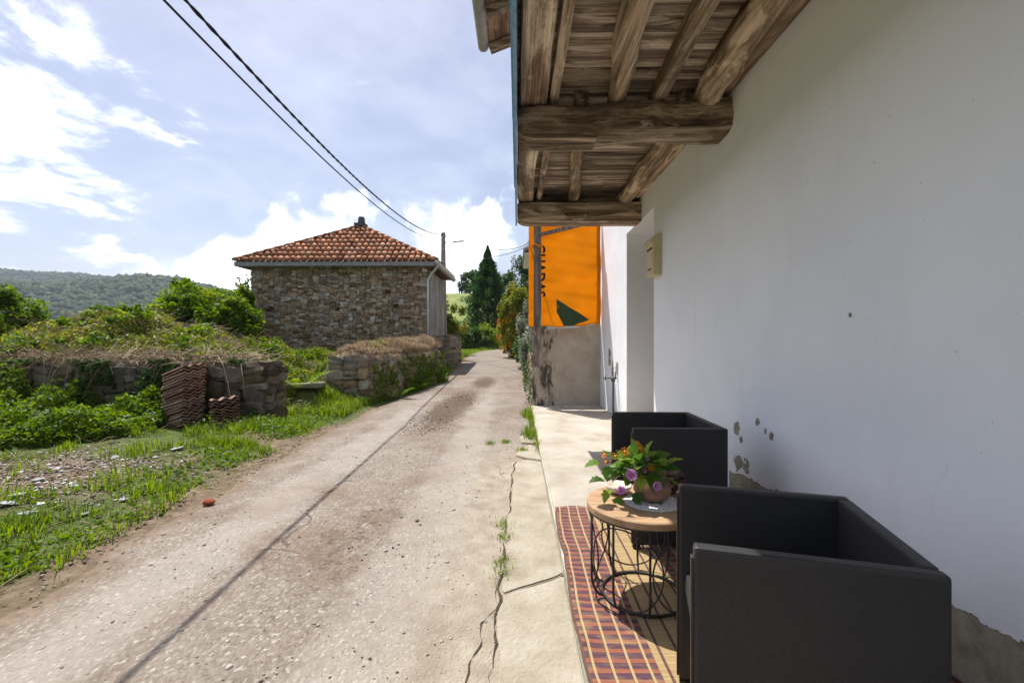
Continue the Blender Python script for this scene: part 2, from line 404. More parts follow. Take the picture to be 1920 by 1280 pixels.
# ------------------------------------------------------------------ concrete apron and terrace
m_conc = M('pale_concrete', [(.25, (.25, .215, .165)), (.5, (.38, .34, .28)), (.75, (.47, .435, .375))], scale=2.2, bump=.006, bscale=55, kind='World', detail=9, rough=.9)
m_apron = M('cracked_concrete', [(.25, (.20, .168, .118)), (.5, (.32, .28, .215)), (.75, (.42, .38, .315))], scale=3.2, bump=.012, bscale=38, kind='World', detail=10, rough=.93)
m_terr_edge = M('concrete_edge', [(.3, (.33, .30, .20)), (.7, (.58, .56, .50))], scale=5, bump=.01, bscale=30, kind='World')
def slab(name, outline, z0, z1, mat, parent, origin, nb=.01):
    bm = bmesh.new(); vs_ = [bm.verts.new((x, y, z1)) for x, y in outline]; f = bm.faces.new(vs_)
    ex = bmesh.ops.extrude_face_region(bm, geom=[f])
    for v in ex['geom']:
        if isinstance(v, bmesh.types.BMVert): v.co.z = z0
    bmesh.ops.recalc_face_normals(bm, faces=bm.faces)
    top = [e for e in bm.edges if all(abs(v.co.z-z1) < 1e-6 for v in e.verts)]
    bmesh.ops.bevel(bm, geom=top, offset=nb, segments=2, affect='EDGES')
    for v in bm.verts: v.co -= Vector(origin)
    me = bpy.data.meshes.new(name); bm.to_mesh(me); bm.free(); me.materials.append(mat)
    return link(name, me, parent)
def wav(a, b_, n, amp, seed):
    out = []
    for k in range(n+1):
        u = k/n; x = a[0]+(b_[0]-a[0])*u; y = a[1]+(b_[1]-a[1])*u
        d = (float(fbm(x*3+seed, y*3+seed))-.47)*2*amp*(0 if k in (0, n) else 1)
        nx, ny = -(b_[1]-a[1]), (b_[0]-a[0]); q = math.hypot(nx, ny)
        out.append((x+nx/q*d, y+ny/q*d))
    return out
XT = .275
m_crack = M('crack_soil', [(.3, (.03, .022, .014)), (.7, (.09, .065, .04))], scale=30, bump=.01, bscale=60, kind='World')
ap = empty('apron', (0, 0, 0)); ap['kind'] = 'structure'
def piece(pts, z1): return slab('slab', pts, -.1, z1, m_apron, ap, (0, 0, 0), .008)
c1 = wav((-.10, 2.36), (XT-.012, 2.60), 14, .035, 4)     # crack across
lft = lambda y: -.085+.02*math.sin(y*1.9)+.05*(float(fbm(y*3.3, 7.7))-.47)*2
ya = np.linspace(-3, 2.34, 40); left1 = [(lft(y), y) for y in ya]
piece([(XT-.012, -3)]+[(XT-.012, 2.585)]+c1[::-1][1:-1]+[(lft(2.34), 2.34)]+left1[::-1][1:], .022)
c1b = [(x+.004, y+.012) for x, y in c1]
yb = np.linspace(2.42, 5.0, 26); left2 = [(lft(y)+.02, y) for y in yb]
piece(c1b[1:]+[(XT-.012, 3.6), (XT-.012, 5.05)]+[(.1, 5.12)]+left2[::-1], .025)
yc = np.linspace(5.1, 6.3, 10)
piece([(.11, 5.15), (XT-.012, 5.09), (XT-.012, 5.75), (.16, 5.86), (.02, 5.6), (-.02, 5.3)], .028)
piece([(.05, 5.95), (.2, 5.9), (XT-.02, 6.0), (XT-.02, 6.45), (.12, 6.52), (.03, 6.3)], .034)
piece([(-.16, 2.28), (-.115, 2.33), (-.11, 2.05), (-.14, 1.8), (-.2, 1.75), (-.21, 2.05)], .020)
piece([(-.15, 1.7), (-.115, 1.74), (-.10, 1.42), (-.16, 1.3), (-.2, 1.5)], .021)
def crack(pts, w0, zf, seed):
    V = []; n_ = 0; P = []
    for a, b_ in zip(pts[:-1], pts[1:]):
        for k in range(10): P.append((a[0]+(b_[0]-a[0])*k/10, a[1]+(b_[1]-a[1])*k/10))
    for i, (x, y) in enumerate(P):
        x += .045*(float(fbm(y*7+seed, seed*1.3, 5))-.47)*2+.012*(float(vn(y*31, seed*2.2))-.5); wd = w0*max(.12, 1.9*float(vn(i*.7, seed))-.35)
        V += [(x-wd/2, y, zf(x, y)), (x+wd/2, y+.3*wd, zf(x, y))]
    return S(MB().add(V, [(2*i, 2*i+1, 2*i+3, 2*i+2) for i in range(len(P)-1)]).build('pavement_crack', m_crack))
def zroad(x, y):
    l, r_ = float(road_l(y)), float(road_r(y)); u = (x-l)/(r_-l); return float(rz(y))+.004+.03*(1-(u*2-1)**2)+.012*(float(vn(x*1.3, y*1.3))-.5)+.0045
zap = lambda x, y: .0265
crack([(-.095, .9), (-.12, 1.5), (-.10, 2.0), (-.095, 2.4), (-.085, 3.0), (-.06, 3.7), (-.05, 4.4), (-.02, 5.1)], .016, lambda x, y: max(zroad(x, y), zap(x, y)+.002), 1)
crack([(-.20, 1.1), (-.21, 1.5), (-.19, 1.9), (-.13, 2.3), (-.095, 2.5)], .010, lambda x, y: max(zroad(x, y), .023), 2)
crack([(-.30, 1.3), (-.24, 1.42), (-.16, 1.5)], .010, lambda x, y: max(zroad(x, y), .023), 3)
S(MB().box(((XT+2.3)/2, 3.2, .0), (2.3-XT, 11.4, .2)).build('terrace', m_conc, bevel=.012))
S(MB().box((XT-.004, 3.2, -.02), (.012, 11.38, .2)).build('terrace_kerb', m_terr_edge))
o = MB().box((1.17, 8.62, .112), (.62, .3, .035)).build('step_slab', m_conc, bevel=.008)
tag(o, 'thin pale concrete slab lying at foot of stained parapet', 'slab')

# ------------------------------------------------------------------ white house
WX = 1.63
def wall_pt(px, py):
    y = WX*F/(px-970); return y, CZ-(py-640)*y/F
m, t, b = new_mat('white_plaster')
wv = coords(t, 'World'); sp = N(t, 'ShaderNodeSeparateXYZ'); L(t, wv, sp.inputs[0])
base = ramp(t, noise(t, wv, 1.3, 7, .6), [(.25, (.76, .78, .825)), (.6, (.83, .845, .88))])
base = mixc(t, math_n(t, 'MULTIPLY', smooth(t, noise(t, coords(t, 'World', (1, 3, .35)), 2.2, 7, .65), .52, .80), .22), base, (.60, .585, .55))
nd = noise(t, wv, 9, 6, .7)
msk = None
def orr(a):
    global msk
    msk = a if msk is None else math_n(t, 'MAXIMUM', msk, a)
for px, py, ry, rz_ in ((1380, 803, .050, .055), (1386, 822, .03, .03), (1418, 791, .03, .03), (1443, 817, .034, .038), (1432, 808, .016, .02), (1588, 590, .014, .016), (1142, 668, .13, .16), (1156, 694, .11, .15), (1148, 700, .08, .2), (1384, 868, .11, .07)):
    y, z = wall_pt(px, py)
    dy = math_n(t, 'DIVIDE', math_n(t, 'SUBTRACT', sp.outputs[1], y), ry*1.5)
    dz = math_n(t, 'DIVIDE', math_n(t, 'SUBTRACT', sp.outputs[2], z), rz_*1.5)
    rr_ = math_n(t, 'SQRT', math_n(t, 'ADD', math_n(t, 'MULTIPLY', dy, dy), math_n(t, 'MULTIPLY', dz, dz)))
    orr(math_n(t, 'SUBTRACT', 1, rr_))
msk = math_n(t, 'ADD', msk, math_n(t, 'MULTIPLY', math_n(t, 'SUBTRACT', nd, .52), 2.6))
# bare plinth where the paint has come off along the foot of the wall
top = math_n(t, 'MULTIPLY_ADD', noise(t, wv, 2.4, 5, .6), .42, .185)
pl_ = math_n(t, 'MULTIPLY', math_n(t, 'SUBTRACT', top, sp.outputs[2]), 30)
pl_ = math_n(t, 'MINIMUM', pl_, math_n(t, 'MULTIPLY', math_n(t, 'SUBTRACT', 3.55, sp.outputs[1]), 14))
msk = smooth(t, math_n(t, 'MAXIMUM', msk, pl_), .30, .42)
bare = ramp(t, noise(t, wv, 14, 9, .7), [(.3, (.17, .145, .105)), (.5, (.27, .235, .175)), (.72, (.36, .33, .26))])
specks = smooth(t, noise(t, wv, 46, 2, .5), .735, .76)
base = mixc(t, math_n(t, 'MULTIPLY', specks, .55), base, (.30, .28, .25))
vc = N(t, 'ShaderNodeTexVoronoi', feature='DISTANCE_TO_EDGE', i_Scale=.9)
dv = vmath(t, 'ADD', wv, None); nz_ = N(t, 'ShaderNodeTexNoise', i_Scale=1.7, i_Detail=7.0); L(t, wv, nz_.inputs['Vector']); sc2 = vmath(t, 'SCALE', nz_.outputs['Color']); sc2.inputs['Scale'].default_value = .6; L(t, sc2.outputs[0], dv.inputs[1]); L(t, dv.outputs[0], vc.inputs['Vector'])
crk = math_n(t, 'MULTIPLY', smooth(t, vc.outputs['Distance'], .0035, .001), smooth(t, noise(t, wv, .7, 3), .54, .6))
base = mixc(t, math_n(t, 'MULTIPLY', crk, .10), base, (.34, .32, .30))
damp = smooth(t, math_n(t, 'ADD', sp.outputs[2], math_n(t, 'MULTIPLY', noise(t, wv, 1.9, 6), .9)), 1.15, .75)
base = mixc(t, math_n(t, 'MULTIPLY', damp, .30), base, (.55, .53, .50))
L(t, mixc(t, msk, base, bare), b.inputs['Base Color']); b.inputs['Roughness'].default_value = .88
hh = math_n(t, 'ADD', math_n(t, 'MULTIPLY', msk, -1.6), math_n(t, 'MULTIPLY', noise(t, wv, 26, 6, .6), .35))
hh = math_n(t, 'ADD', hh, math_n(t, 'MULTIPLY', math_n(t, 'MULTIPLY', noise(t, wv, 70, 5), msk), .6))
hh = math_n(t, 'ADD', hh, math_n(t, 'MULTIPLY', noise(t, wv, 1.7, 3), 2.2))
bumpn(t, b, hh, .006)
m_plaster = m
house = empty('house', (WX, 3, .1), 'white plastered house with peeling paint and a wooden balcony overhead', 'house')
HO = (WX, 3, .1)
D0, D1, DT = 5.45, 6.8, 2.95        # doorway
Y0, Y1, ZT = -4.0, 8.95, 5.6
mb = MB()
def qd(*p): mb.add(p, [tuple(range(len(p)))])
def strip(y0, y1, z0, z1):           # gently uneven wall face
    ny = max(1, int((y1-y0)/.25)); nz = max(1, int((z1-z0)/.25)); V = []
    for a in range(ny+1):
        for c_ in range(nz+1):
            y = y0+(y1-y0)*a/ny; z = z0+(z1-z0)*c_/nz
            edge = 0 if a in (0, ny) else 1
            V.append((WX+edge*.02*(float(fbm(y*.9, z*.9+40))-.47), y, z))
    mb.add(V, [(a*(nz+1)+c_, (a+1)*(nz+1)+c_, (a+1)*(nz+1)+c_+1, a*(nz+1)+c_+1) for a in range(ny) for c_ in range(nz)])
strip(Y0, D0, .1, DT); strip(D1, Y1, .1, DT); strip(Y0, Y1, DT, ZT)
RD = .5
qd((WX, D0, .1), (WX+RD, D0, .1), (WX+RD, D0, DT), (WX, D0, DT)); qd((WX, D1, .1), (WX+RD, D1, .1), (WX+RD, D1, DT), (WX, D1, DT))
qd((WX, D0, DT), (WX+RD, D0, DT), (WX+RD, D1, DT), (WX, D1, DT))
qd((WX, Y1, .0), (7.5, Y1, .0), (7.5, Y1, ZT), (WX, Y1, ZT)); qd((7.5, Y0, 0), (7.5, Y1, 0), (7.5, Y1, ZT), (7.5, Y0, ZT)); qd((WX, Y0, 0), (7.5, Y0, 0), (7.5, Y0, ZT), (WX, Y0, ZT))
mb.build('wall', m_plaster, house, HO, smooth_=False)
def wood(name, dark, mid, light, axis, scale=5.0, vary=.25, gap=.5):
    m, t, b = new_mat(name)
    st = [9.0, 9.0, 9.0]; st[axis] = .7
    v = coords(t, 'World', tuple(st))
    oi = N(t, 'ShaderNodeObjectInfo')
    ad = vmath(t, 'ADD', v, None); cmb = N(t, 'ShaderNodeCombineXYZ')
    for i in range(3): L(t, math_n(t, 'MULTIPLY', oi.outputs['Random'], 31.0+7*i), cmb.inputs[i])
    L(t, cmb.outputs[0], ad.inputs[1]); v = ad.outputs[0]
    g = noise(t, v, 1.0*scale/5, 8, .62, .6)
    big = noise(t, coords(t, 'World', tuple(2.2 if i != axis else .9 for i in range(3))), 1.5, 6, .65, .5)
    c = ramp(t, g, [(.33, dark), (.5, mid), (.66, light)])
    st2 = [75.0]*3; st2[axis] = 1.1
    fine = noise(t, coords(t, 'World', tuple(st2)), 1.0, 5, .7)
    c = mixc(t, .85, c, ramp(t, fine, [(.34, (.22, .20, .18)), (.5, (.85, .85, .85)), (.68, (1.25, 1.22, 1.18))]), 'MULTIPLY')
    c = mixc(t, math_n(t, 'MULTIPLY', smooth(t, big, .50, .62), .70), c, tuple(k*.34 for k in mid))
    pal = noise(t, coords(t, 'World', tuple(5.0 if i != axis else 1.3 for i in range(3))), 1.3, 7, .7, .7)
    c = mixc(t, math_n(t, 'MULTIPLY', smooth(t, pal, .53, .64), .6), c, tuple(k*1.05 for k in light))
    hs = N(t, 'ShaderNodeHueSaturation'); L(t, c, hs.inputs['Color']); L(t, math_n(t, 'MULTIPLY_ADD', oi.outputs['Random'], vary*2, 1.1-vary), hs.inputs['Value'])
    L(t, hs.outputs[0], b.inputs['Base Color']); b.inputs['Roughness'].default_value = .85
    crack = noise(t, v, 2.6, 6, .7)
    bumpn(t, b, math_n(t, 'ADD', math_n(t, 'MULTIPLY', g, .8), crack), .03)
    return m
m_woodx = wood('old_timber_across', (.065, .042, .027), (.30, .215, .145), (.70, .57, .42), 0)
m_woody = wood('old_timber_along', (.09, .055, .033), (.40, .285, .185), (.80, .66, .48), 1)
m_woodz = wood('old_timber_upright', (.10, .075, .06), (.22, .17, .14), (.36, .30, .26), 2)
m_plank = wood('old_plank', (.055, .037, .026), (.28, .21, .15), (.66, .55, .42), 0, 7)
m_blue = M('blue_paint', [(.35, (.16, .30, .45)), (.6, (.25, .42, .58)), (.75, (.36, .36, .34))], scale=6, bump=.004, bscale=30)
m_dark = M('dark_gap', [(.3, (.02, .016, .012)), (.7, (.04, .03, .024))], scale=6, bump=0)
def log(name, pts, ra, rb, mat, parent, origin, seed=0, n=12, amp=.14, sq=0.0):
    """irregular timber along a polyline; ra: half width, rb: half height, sq: how square"""
    pts = [Vector(p) for p in pts]; m = len(pts); V = []; fs = []
    tdir = (pts[-1]-pts[0]).normalized(); a = tdir.cross(Vector((0, 0, 1))).normalized(); bb = a.cross(tdir)
    sub = 9
    P = []
    for i in range(m-1):
        for k in range(sub): P.append(pts[i].lerp(pts[i+1], k/sub))
    P.append(pts[-1])
    for i, p in enumerate(P):
        p = p+a*(amp*.34*(float(fbm(i*.16+seed*2.3, 1.1))-.47)*2)
        for k in range(n):
            an = 2*math.pi*(k+.5)/n; ca, sa = math.cos(an), math.sin(an)
            q = (abs(ca)**(2+6*sq)+abs(sa)**(2+6*sq))**(-1/(2+6*sq))
            d = 1+amp*(float(fbm(i*.35+seed*3.1, k*.9+seed*1.7))-.47)*2+amp*.7*(float(vn(i*.22+seed*5.3, 2.7))-.5)
            endf = .93 if i in (0, len(P)-1) else 1
            V.append(p+(a*ca*ra+bb*sa*rb)*q*d*endf)
    for i in range(len(P)-1):
        for k in range(n): fs.append((i*n+k, i*n+(k+1) % n, (i+1)*n+(k+1) % n, (i+1)*n+k))
    fs += [tuple(range(n)), tuple(range((len(P)-1)*n, len(P)*n))]
    return MB().add(V, fs).build(name, mat, parent, origin, smooth_=(sq < .5))
ZB = 3.33                             # underside of the floor boards
# cross beams that carry the balcony
log('beam', [(-.0, 3.66, 3.07), (.8, 3.67, 3.08), (WX+.08, 3.64, 3.09)], .165, .135, m_woodx, house, HO, 1, 14, .16, .4)
log('beam', [(-.0, 6.12, 3.075), (.8, 6.12, 3.08), (WX+.08, 6.12, 3.085)], .15, .12, m_woodx, house, HO, 5, 14, .07, .8)
log('beam', [(-.0, .95, 3.07), (.8, .95, 3.08), (WX+.08, .95, 3.08)], .16, .13, m_woodx, house, HO, 8, 14, .1, .5)
# lower pads with a rounded outer end
for y, wd in ((3.66, .25), (6.12, .29)):
    V = []; prof = []
    for k in range(9):
        a = math.pi/2*k/8; prof.append((.02+.16-.16*math.sin(a), -.05-.07*(1-math.cos(a))*1.2+0))
    out = [(.012, 3.1)]+[(.012+.15*(1-math.cos(math.pi/2*k/8)), 2.985-.055*math.sin(math.pi/2*k/8)) for k in range(9)]
    end_x = .62 if y < 5 else WX+.0
    out += [(end_x, 2.930), (end_x, 3.1)]
    n_ = len(out)
    V = [(x, y-wd/2, z) for x, z in out]+[(x, y+wd/2, z) for x, z in out]
    MB().add(V, [tuple(range(n_)), tuple(range(n_, 2*n_))]+[(k, (k+1) % n_, n_+(k+1) % n_, n_+k) for k in range(n_)]).build('beam_end', m_woodx, house, HO)
# joists
J = [([(.13, -.5, 3.27), (.12, 3.0, 3.27), (.11, 6.22, 3.27)], .105, .075, 2, .12, .7), ([(.275, -.5, 3.285), (.285, 3.0, 3.285), (.29, 6.1, 3.28)], .036, .05, 3, .05, 1.0),
     ([(.66, -.5, 3.27), (.70, 2.4, 3.265), (.83, 3.75, 3.26)], .082, .07, 4, .3, .4), ([(1.04, -.5, 3.28), (1.07, 2.4, 3.275), (1.12, 3.8, 3.27)], .055, .06, 6, .1, .8),
     ([(1.33, -.5, 3.25), (1.40, 2.4, 3.25), (1.47, 3.8, 3.24)], .105, .10, 7, .28, .15), ([(.52, 3.6, 3.27), (.64, 4.8, 3.265), (.78, 6.2, 3.27)], .065, .065, 9, .32, .4),
     ([(1.36, 3.6, 3.25), (1.41, 4.9, 3.25), (1.45, 6.25, 3.25)], .085, .085, 11, .26, .15), ([(1.60, -.5, 3.29), (1.60, 3, 3.29), (1.60, 6.2, 3.29)], .06, .05, 12, .2, .4)]
for p, ra, rb, sd_, am, sq in J: log('joist', p, ra, rb, m_woody, house, HO, sd_, 12, am, sq)
# floor boards
y = -.6; k = 0
while y < 6.30:
    wd = random.uniform(.14, .23)
    zo = random.uniform(0, .014)
    V = []; nx = 10
    for side in (0, 1):
        for zt in (0, .03):
            for i in range(nx+1):
                x = .0+(WX+.05)*i/nx
                V.append((x, y+(side*(wd-.007))+.006*(float(vn(x*3+k*7, side*5))-.5), ZB+zo+zt+.012*(float(vn(x*2+k*3.3, 9.1))-.5)))
    q = nx+1; fs = []
    for i in range(nx): fs += [(i, i+1, 2*q+i+1, 2*q+i), (q+i, 3*q+i, 3*q+i+1, q+i+1), (i, q+i, q+i+1, i+1), (2*q+i, 2*q+i+1, 3*q+i+1, 3*q+i)]
    fs += [(0, 2*q, 3*q, q), (nx, q+nx, 3*q+nx, 2*q+nx)]
    MB().add(V, fs).build('plank', m_plank, house, HO)
    y += wd; k += 1
MB().box((.83, 2.85, ZB+.085), (1.66, 7.1, .03)).build('balcony_deck', m_dark, house, HO)
MB().box((.83, 6.30, 3.27), (1.6, .04, .2)).build('end_board', m_woodx, house, HO)
# painted outer board, seen edge on
MB().box((-.014, 2.85, 3.2), (.022, 6.9, .5)).build('fascia_board', m_blue, house, HO)
for k in range(46): MB().box((-.035, -.52+k*.15, 3.95+random.uniform(-.01, .01)), (.022, .128, .95)).build('railing_board', m_blue, house, HO)
MB().box((-.035, 2.85, 4.45), (.07, 6.9, .05)).build('handrail', m_blue, house, HO)
log('bracket', [(-.04, 3.62, 2.96), (-.04, 3.62, 3.25)], .02, .02, m_dark, house, HO, 3)
# main roof eave above
m_eave = wood('eave_board', (.09, .05, .03), (.24, .14, .085), (.38, .25, .16), 1)
m_zinc = M('grey_gutter', [(.3, (.26, .25, .22)), (.7, (.42, .41, .37))], scale=8, rough=.5, bump=.002, bscale=50)
MB().add([(-.40, -4.2, 5.42), (-.40, 6.3, 5.42), (4.6, 6.3, 7.3), (4.6, -4.2, 7.3), (-.40, -4.2, 5.50), (-.40, 6.3, 5.50), (4.6, 6.3, 7.4), (4.6, -4.2, 7.4)], [(0, 1, 2, 3), (4, 5, 6, 7), (0, 1, 5, 4), (1, 2, 6, 5), (2, 3, 7, 6), (3, 0, 4, 7)]).build('roof', m_eave, house, HO)
for yy in (6.24, 5.55, 4.86):
    MB().box((-.13, yy, 5.45), (.52, .09, .10), Matrix.Rotation(R(-20.6), 3, 'Y')).build('rafter', m_woodx, house, HO)
V = []; fs = []; ng = 9
for yy in (-4.2, 6.32):
    for rad in (.075, .068):
        for k in range(ng): a = math.pi*k/(ng-1); V.append((-.47-rad*math.cos(a), yy, 5.44-rad*math.sin(a)))
for k in range(ng-1):
    fs += [(k, k+1, 2*ng+k+1, 2*ng+k), (ng+k, 3*ng+k, 3*ng+k+1, ng+k+1)]
fs += [(0, 2*ng, 3*ng, ng), (ng-1, 2*ng-1, 4*ng-1, 3*ng-1), tuple(range(2*ng, 3*ng))]
MB().add(V, fs).build('gutter', m_zinc, house, HO)
# door deep in the reveal
m_door = wood('door_wood', (.10, .065, .04), (.22, .15, .10), (.33, .25, .18), 2)
for k in range(5):
    MB().box((WX+RD-.03, D0+.135+k*.27, 1.5), (.04, .262, 2.78)).build('door_board', m_door, house, HO)

# tap on a standpipe
m_pipe = M('dark_pipe', [(.3, (.05, .055, .055)), (.7, (.11, .12, .12))], scale=10, rough=.45, bump=.001, metal=.6)
P = at(1157, 708, 7.55); px_, py_ = 1.56, 7.42
tap = empty('standpipe_tap', (px_, py_, .1), 'dark iron standpipe with cross tap against white wall', 'water tap')
o3 = (px_, py_, .1)
MB().tube([(px_, py_, .1), (px_, py_, .74)], .017, 10).build('pipe', m_pipe, tap, o3, smooth_=True)
MB().lathe([(.02, 0), (.034, .02), (.034, .06), (.02, .08)], (px_, py_, .69), 12).build('valve_body', m_pipe, tap, o3, smooth_=True)
MB().tube([(px_-.16, py_-.02, .755), (px_+.06, py_+.01, .755)], .011, 8).tube([(px_-.13, py_-.02, .72), (px_-.13, py_-.02, .79)], .011, 8).build('spout', m_pipe, tap, o3, smooth_=True)
MB().tube([(px_+.035, py_, .74), (px_+.035, py_, .86)], .009, 8).build('handle', m_pipe, tap, o3, smooth_=True)

# letter box
m_mail = M('cream_metal', [(.3, (.50, .42, .24)), (.6, (.62, .54, .33)), (.8, (.68, .61, .42))], scale=5, rough=.5, bump=.002, bscale=60)
yb_, zb_ = 5.28, 2.10
mail = empty('letterbox', (WX, yb_, zb_), 'cream metal letterbox with curved lid hung beside doorway', 'letterbox')
mo = (WX, yb_, zb_)
MB().box((WX-.05, yb_, zb_+.19), (.098, .27, .38)).build('box', m_mail, mail, mo, bevel=.008)
V = []; n_ = 9
for yy in (yb_-.145, yb_+.145):
    for k in range(n_):
        a = math.pi/2*k/(n_-1); V.append((WX-.004-.125*math.sin(a), yy, zb_+.36+.11*math.cos(a)))
    V.append((WX-.004, yy, zb_+.36))
q = n_+1
MB().add(V, [tuple(range(q)), tuple(range(q, 2*q))]+[(k, (k+1) % q, q+(k+1) % q, q+k) for k in range(q)]).build('lid', m_mail, mail, mo)
MB().box((WX-.101, yb_, zb_+.31), (.006, .19, .022)).build('slot', m_dark, mail, mo)
MB().box((WX-.101, yb_, zb_+.08), (.006, .15, .012)).build('seam', m_dark, mail, mo)
MB().box((WX-.102, yb_-.02, zb_+.235), (.005, .12, .05)).build('name_plate', M('plate', [(.3, (.5, .45, .32)), (.7, (.6, .55, .4))], bump=0), mail, mo)

# parapet, tarpaulin and post at the end of the terrace
m, t, b = new_mat('stained_render')
wv = coords(t, 'World'); sp = N(t, 'ShaderNodeSeparateXYZ'); L(t, wv, sp.inputs[0])
c = ramp(t, noise(t, wv, 3, 8, .6), [(.3, (.36, .30, .23)), (.7, (.54, .47, .38))])
str_ = noise(t, coords(t, 'World', (4, 4, 1.6)), 1.4, 8, .72)
leftm = smooth(t, sp.outputs[0], 1.15, .45)
dk = smooth(t, math_n(t, 'ADD', str_, math_n(t, 'MULTIPLY', leftm, .24)), .66, .82)
c = mixc(t, math_n(t, 'MULTIPLY', dk, .92), c, (.028, .022, .016))
rd = smooth(t, noise(t, coords(t, 'World', (6, 6, 1.2)), 1.4, 5, .6), .60, .72)
c = mixc(t, math_n(t, 'MULTIPLY', rd, .5), c, (.17, .075, .045))
L(t, c, b.inputs['Base Color']); b.inputs['Roughness'].default_value = .92; bumpn(t, b, noise(t, wv, 30, 7, .65), .012)
mb = MB(); n_ = 14; V = []
for yy in (8.92, 9.10):
    for k in range(n_+1):
        x = .30+(WX-.01-.30)*k/n_; zt = 1.60+.10*sstep(.5, 1, k/n_)+.02*(float(vn(k*.8, yy*3))-.5)
        V += [(x, yy, 0), (x, yy, float(zt))]
q = 2*(n_+1); fs = []
for k in range(n_): fs += [(2*k, 2*k+2, 2*k+3, 2*k+1), (q+2*k, q+2*k+1, q+2*k+3, q+2*k+2), (2*k+1, 2*k+3, q+2*k+3, q+2*k+1)]
fs += [(0, 1, q+1, q), (2*n_, q+2*n_, q+2*n_+1, 2*n_+1)]
o = MB().add(V, fs).build('parapet_wall', m); tag(o, 'stained concrete parapet wall closing the end of the terrace', 'parapet')
m, t, b = new_mat('orange_tarpaulin')
wv = coords(t, 'World')
c = ramp(t, noise(t, wv, 3.5, 6, .6), [(.3, (.86, .42, .008)), (.7, (.95, .50, .012))])
red = math_n(t, 'MULTIPLY', smooth(t, noise(t, wv, 5, 6, .7), .62, .70), smooth(t, N(t, 'ShaderNodeSeparateXYZ').outputs[2], 0, 1))
c2 = mixc(t, math_n(t, 'MULTIPLY', smooth(t, noise(t, wv, 4.2, 6, .7), .60, .68), .35), c, (.62, .09, .01))
L(t, c2, b.inputs['Base Color']); b.inputs['Roughness'].default_value = .55
def cloth_out(t, b, c, fac=.55):
    tr = N(t, 'ShaderNodeBsdfTranslucent'); mx = N(t, 'ShaderNodeMixShader'); mx.inputs[0].default_value = fac
    if isinstance(c, tuple): tr.inputs[0].default_value = (*c, 1)
    else: L(t, c, tr.inputs[0])
    L(t, b.outputs[0], mx.inputs[1]); L(t, tr.outputs[0], mx.inputs[2]); L(t, mx.outputs[0], t.nodes['Material Output'].inputs[0])
cloth_out(t, b, c2, .65); bumpn(t, b, noise(t, coords(t, 'World', (.5, 1, 9)), 1.6, 5, .6), .02)
m_tarp = m
def tarp_y(x, z):
    return 8.84+.006*math.sin(z*9+1.5*math.sin(x*4))*(.3+.7*(x/1.6))+.030*math.sin((x*1.2+z*.9)*4.2)*sstep(.55, 1.1, x)+.002*math.sin(z*31+x*5)+.004*math.sin(z*13-x*3)
TX0, TX1 = .22, 1.615
def tarp_bot(x): return 1.635+.05*sstep(.9, 1.6, x)+.012*math.sin(x*14)
nx, nz = 48, 70; V = []
for i in range(nx+1):
    for j in range(nz+1):
        x = TX0+(TX1-TX0)*i/nx; z0 = float(tarp_bot(x)); z = z0+(3.85-z0)*j/nz
        V.append((x+(.012*math.sin(z*7) if i == nx else 0), float(tarp_y(x, z)), z))
Fq = [(i*(nz+1)+j, (i+1)*(nz+1)+j, (i+1)*(nz+1)+j+1, i*(nz+1)+j+1) for i in range(nx) for j in range(nz)]
tarp = empty('tarpaulin', (.9, 8.84, 1.64), 'orange printed tarpaulin stretched above the stained parapet', 'tarpaulin'); to = (.9, 8.84, 1.64)
o = MB().add(V, Fq).build('sheet', m_tarp, tarp, to, smooth_=True)
md = o.modifiers.new('thick', 'SOLIDIFY'); md.thickness = .002
m_hem = M('orange_hem', [(.3, (.55, .17, .006)), (.7, (.70, .24, .01))], scale=5, bump=.003)
o = MB().add([(TX1-.075, float(tarp_y(TX1-.07, z))-.006, z) for z in np.linspace(1.66, 3.84, 40)]+[(TX1-.005, float(tarp_y(TX1, z))-.006, z) for z in np.linspace(1.70, 3.84, 40)], [(k, 40+k, 41+k, k+1) for k in range(39)]).build('hem', m_hem, tarp, to, smooth_=True)
for zz_ in (2.05, 2.75, 3.4):
    MB().tube([(TX1-.04+.018*math.cos(a), float(tarp_y(TX1-.04, zz_))-.011, zz_+.018*math.sin(a)) for a in np.linspace(0, 2*math.pi, 12, endpoint=False)], .005, 6, closed=True).build('eyelet', m_zinc, tarp, to, smooth_=True)
mg, t, b = new_mat('dark_green_print'); b.inputs['Base Color'].default_value = (.04, .10, .055, 1); b.inputs['Roughness'].default_value = .6; cloth_out(t, b, (.04, .11, .05), .4)
def tp(px, py): return ((px-970)/F*8.84, CZ+(640-py)/F*8.84)
def print_poly(pts, name, mat):
    pts = [tp(*p) for p in pts]
    bm = bmesh.new(); f = bm.faces.new([bm.verts.new((x, 0, z)) for x, z in pts])
    bmesh.ops.triangulate(bm, faces=[f])
    for _ in range(3): bmesh.ops.subdivide_edges(bm, edges=bm.edges[:], cuts=1)
    for v in bm.verts: v.co = Vector((v.co.x, float(tarp_y(v.co.x, v.co.z))-.0075, v.co.z))-Vector(to)
    me = bpy.data.meshes.new(name); bm.to_mesh(me); bm.free(); me.materials.append(mat); return link(name, me, tarp)
print_poly([(1043.5, 560.5), (1064, 574), (1087, 587), (1105, 599), (1096, 603), (1086, 605.5), (1073.5, 602), (1073.5, 611), (1057, 611), (1057, 592), (1043.5, 585)], 'emblem', mg)
mk, t, b = new_mat('black_print'); b.inputs['Base Color'].default_value = (.02, .016, .012, 1); b.inputs['Roughness'].default_value = .6
cu = bpy.data.curves.new('lettering', 'FONT'); cu.body = 'CHADAS'; cu.size = .30; cu.space_character = 1.06; cu.resolution_u = 3; cu.offset = .008
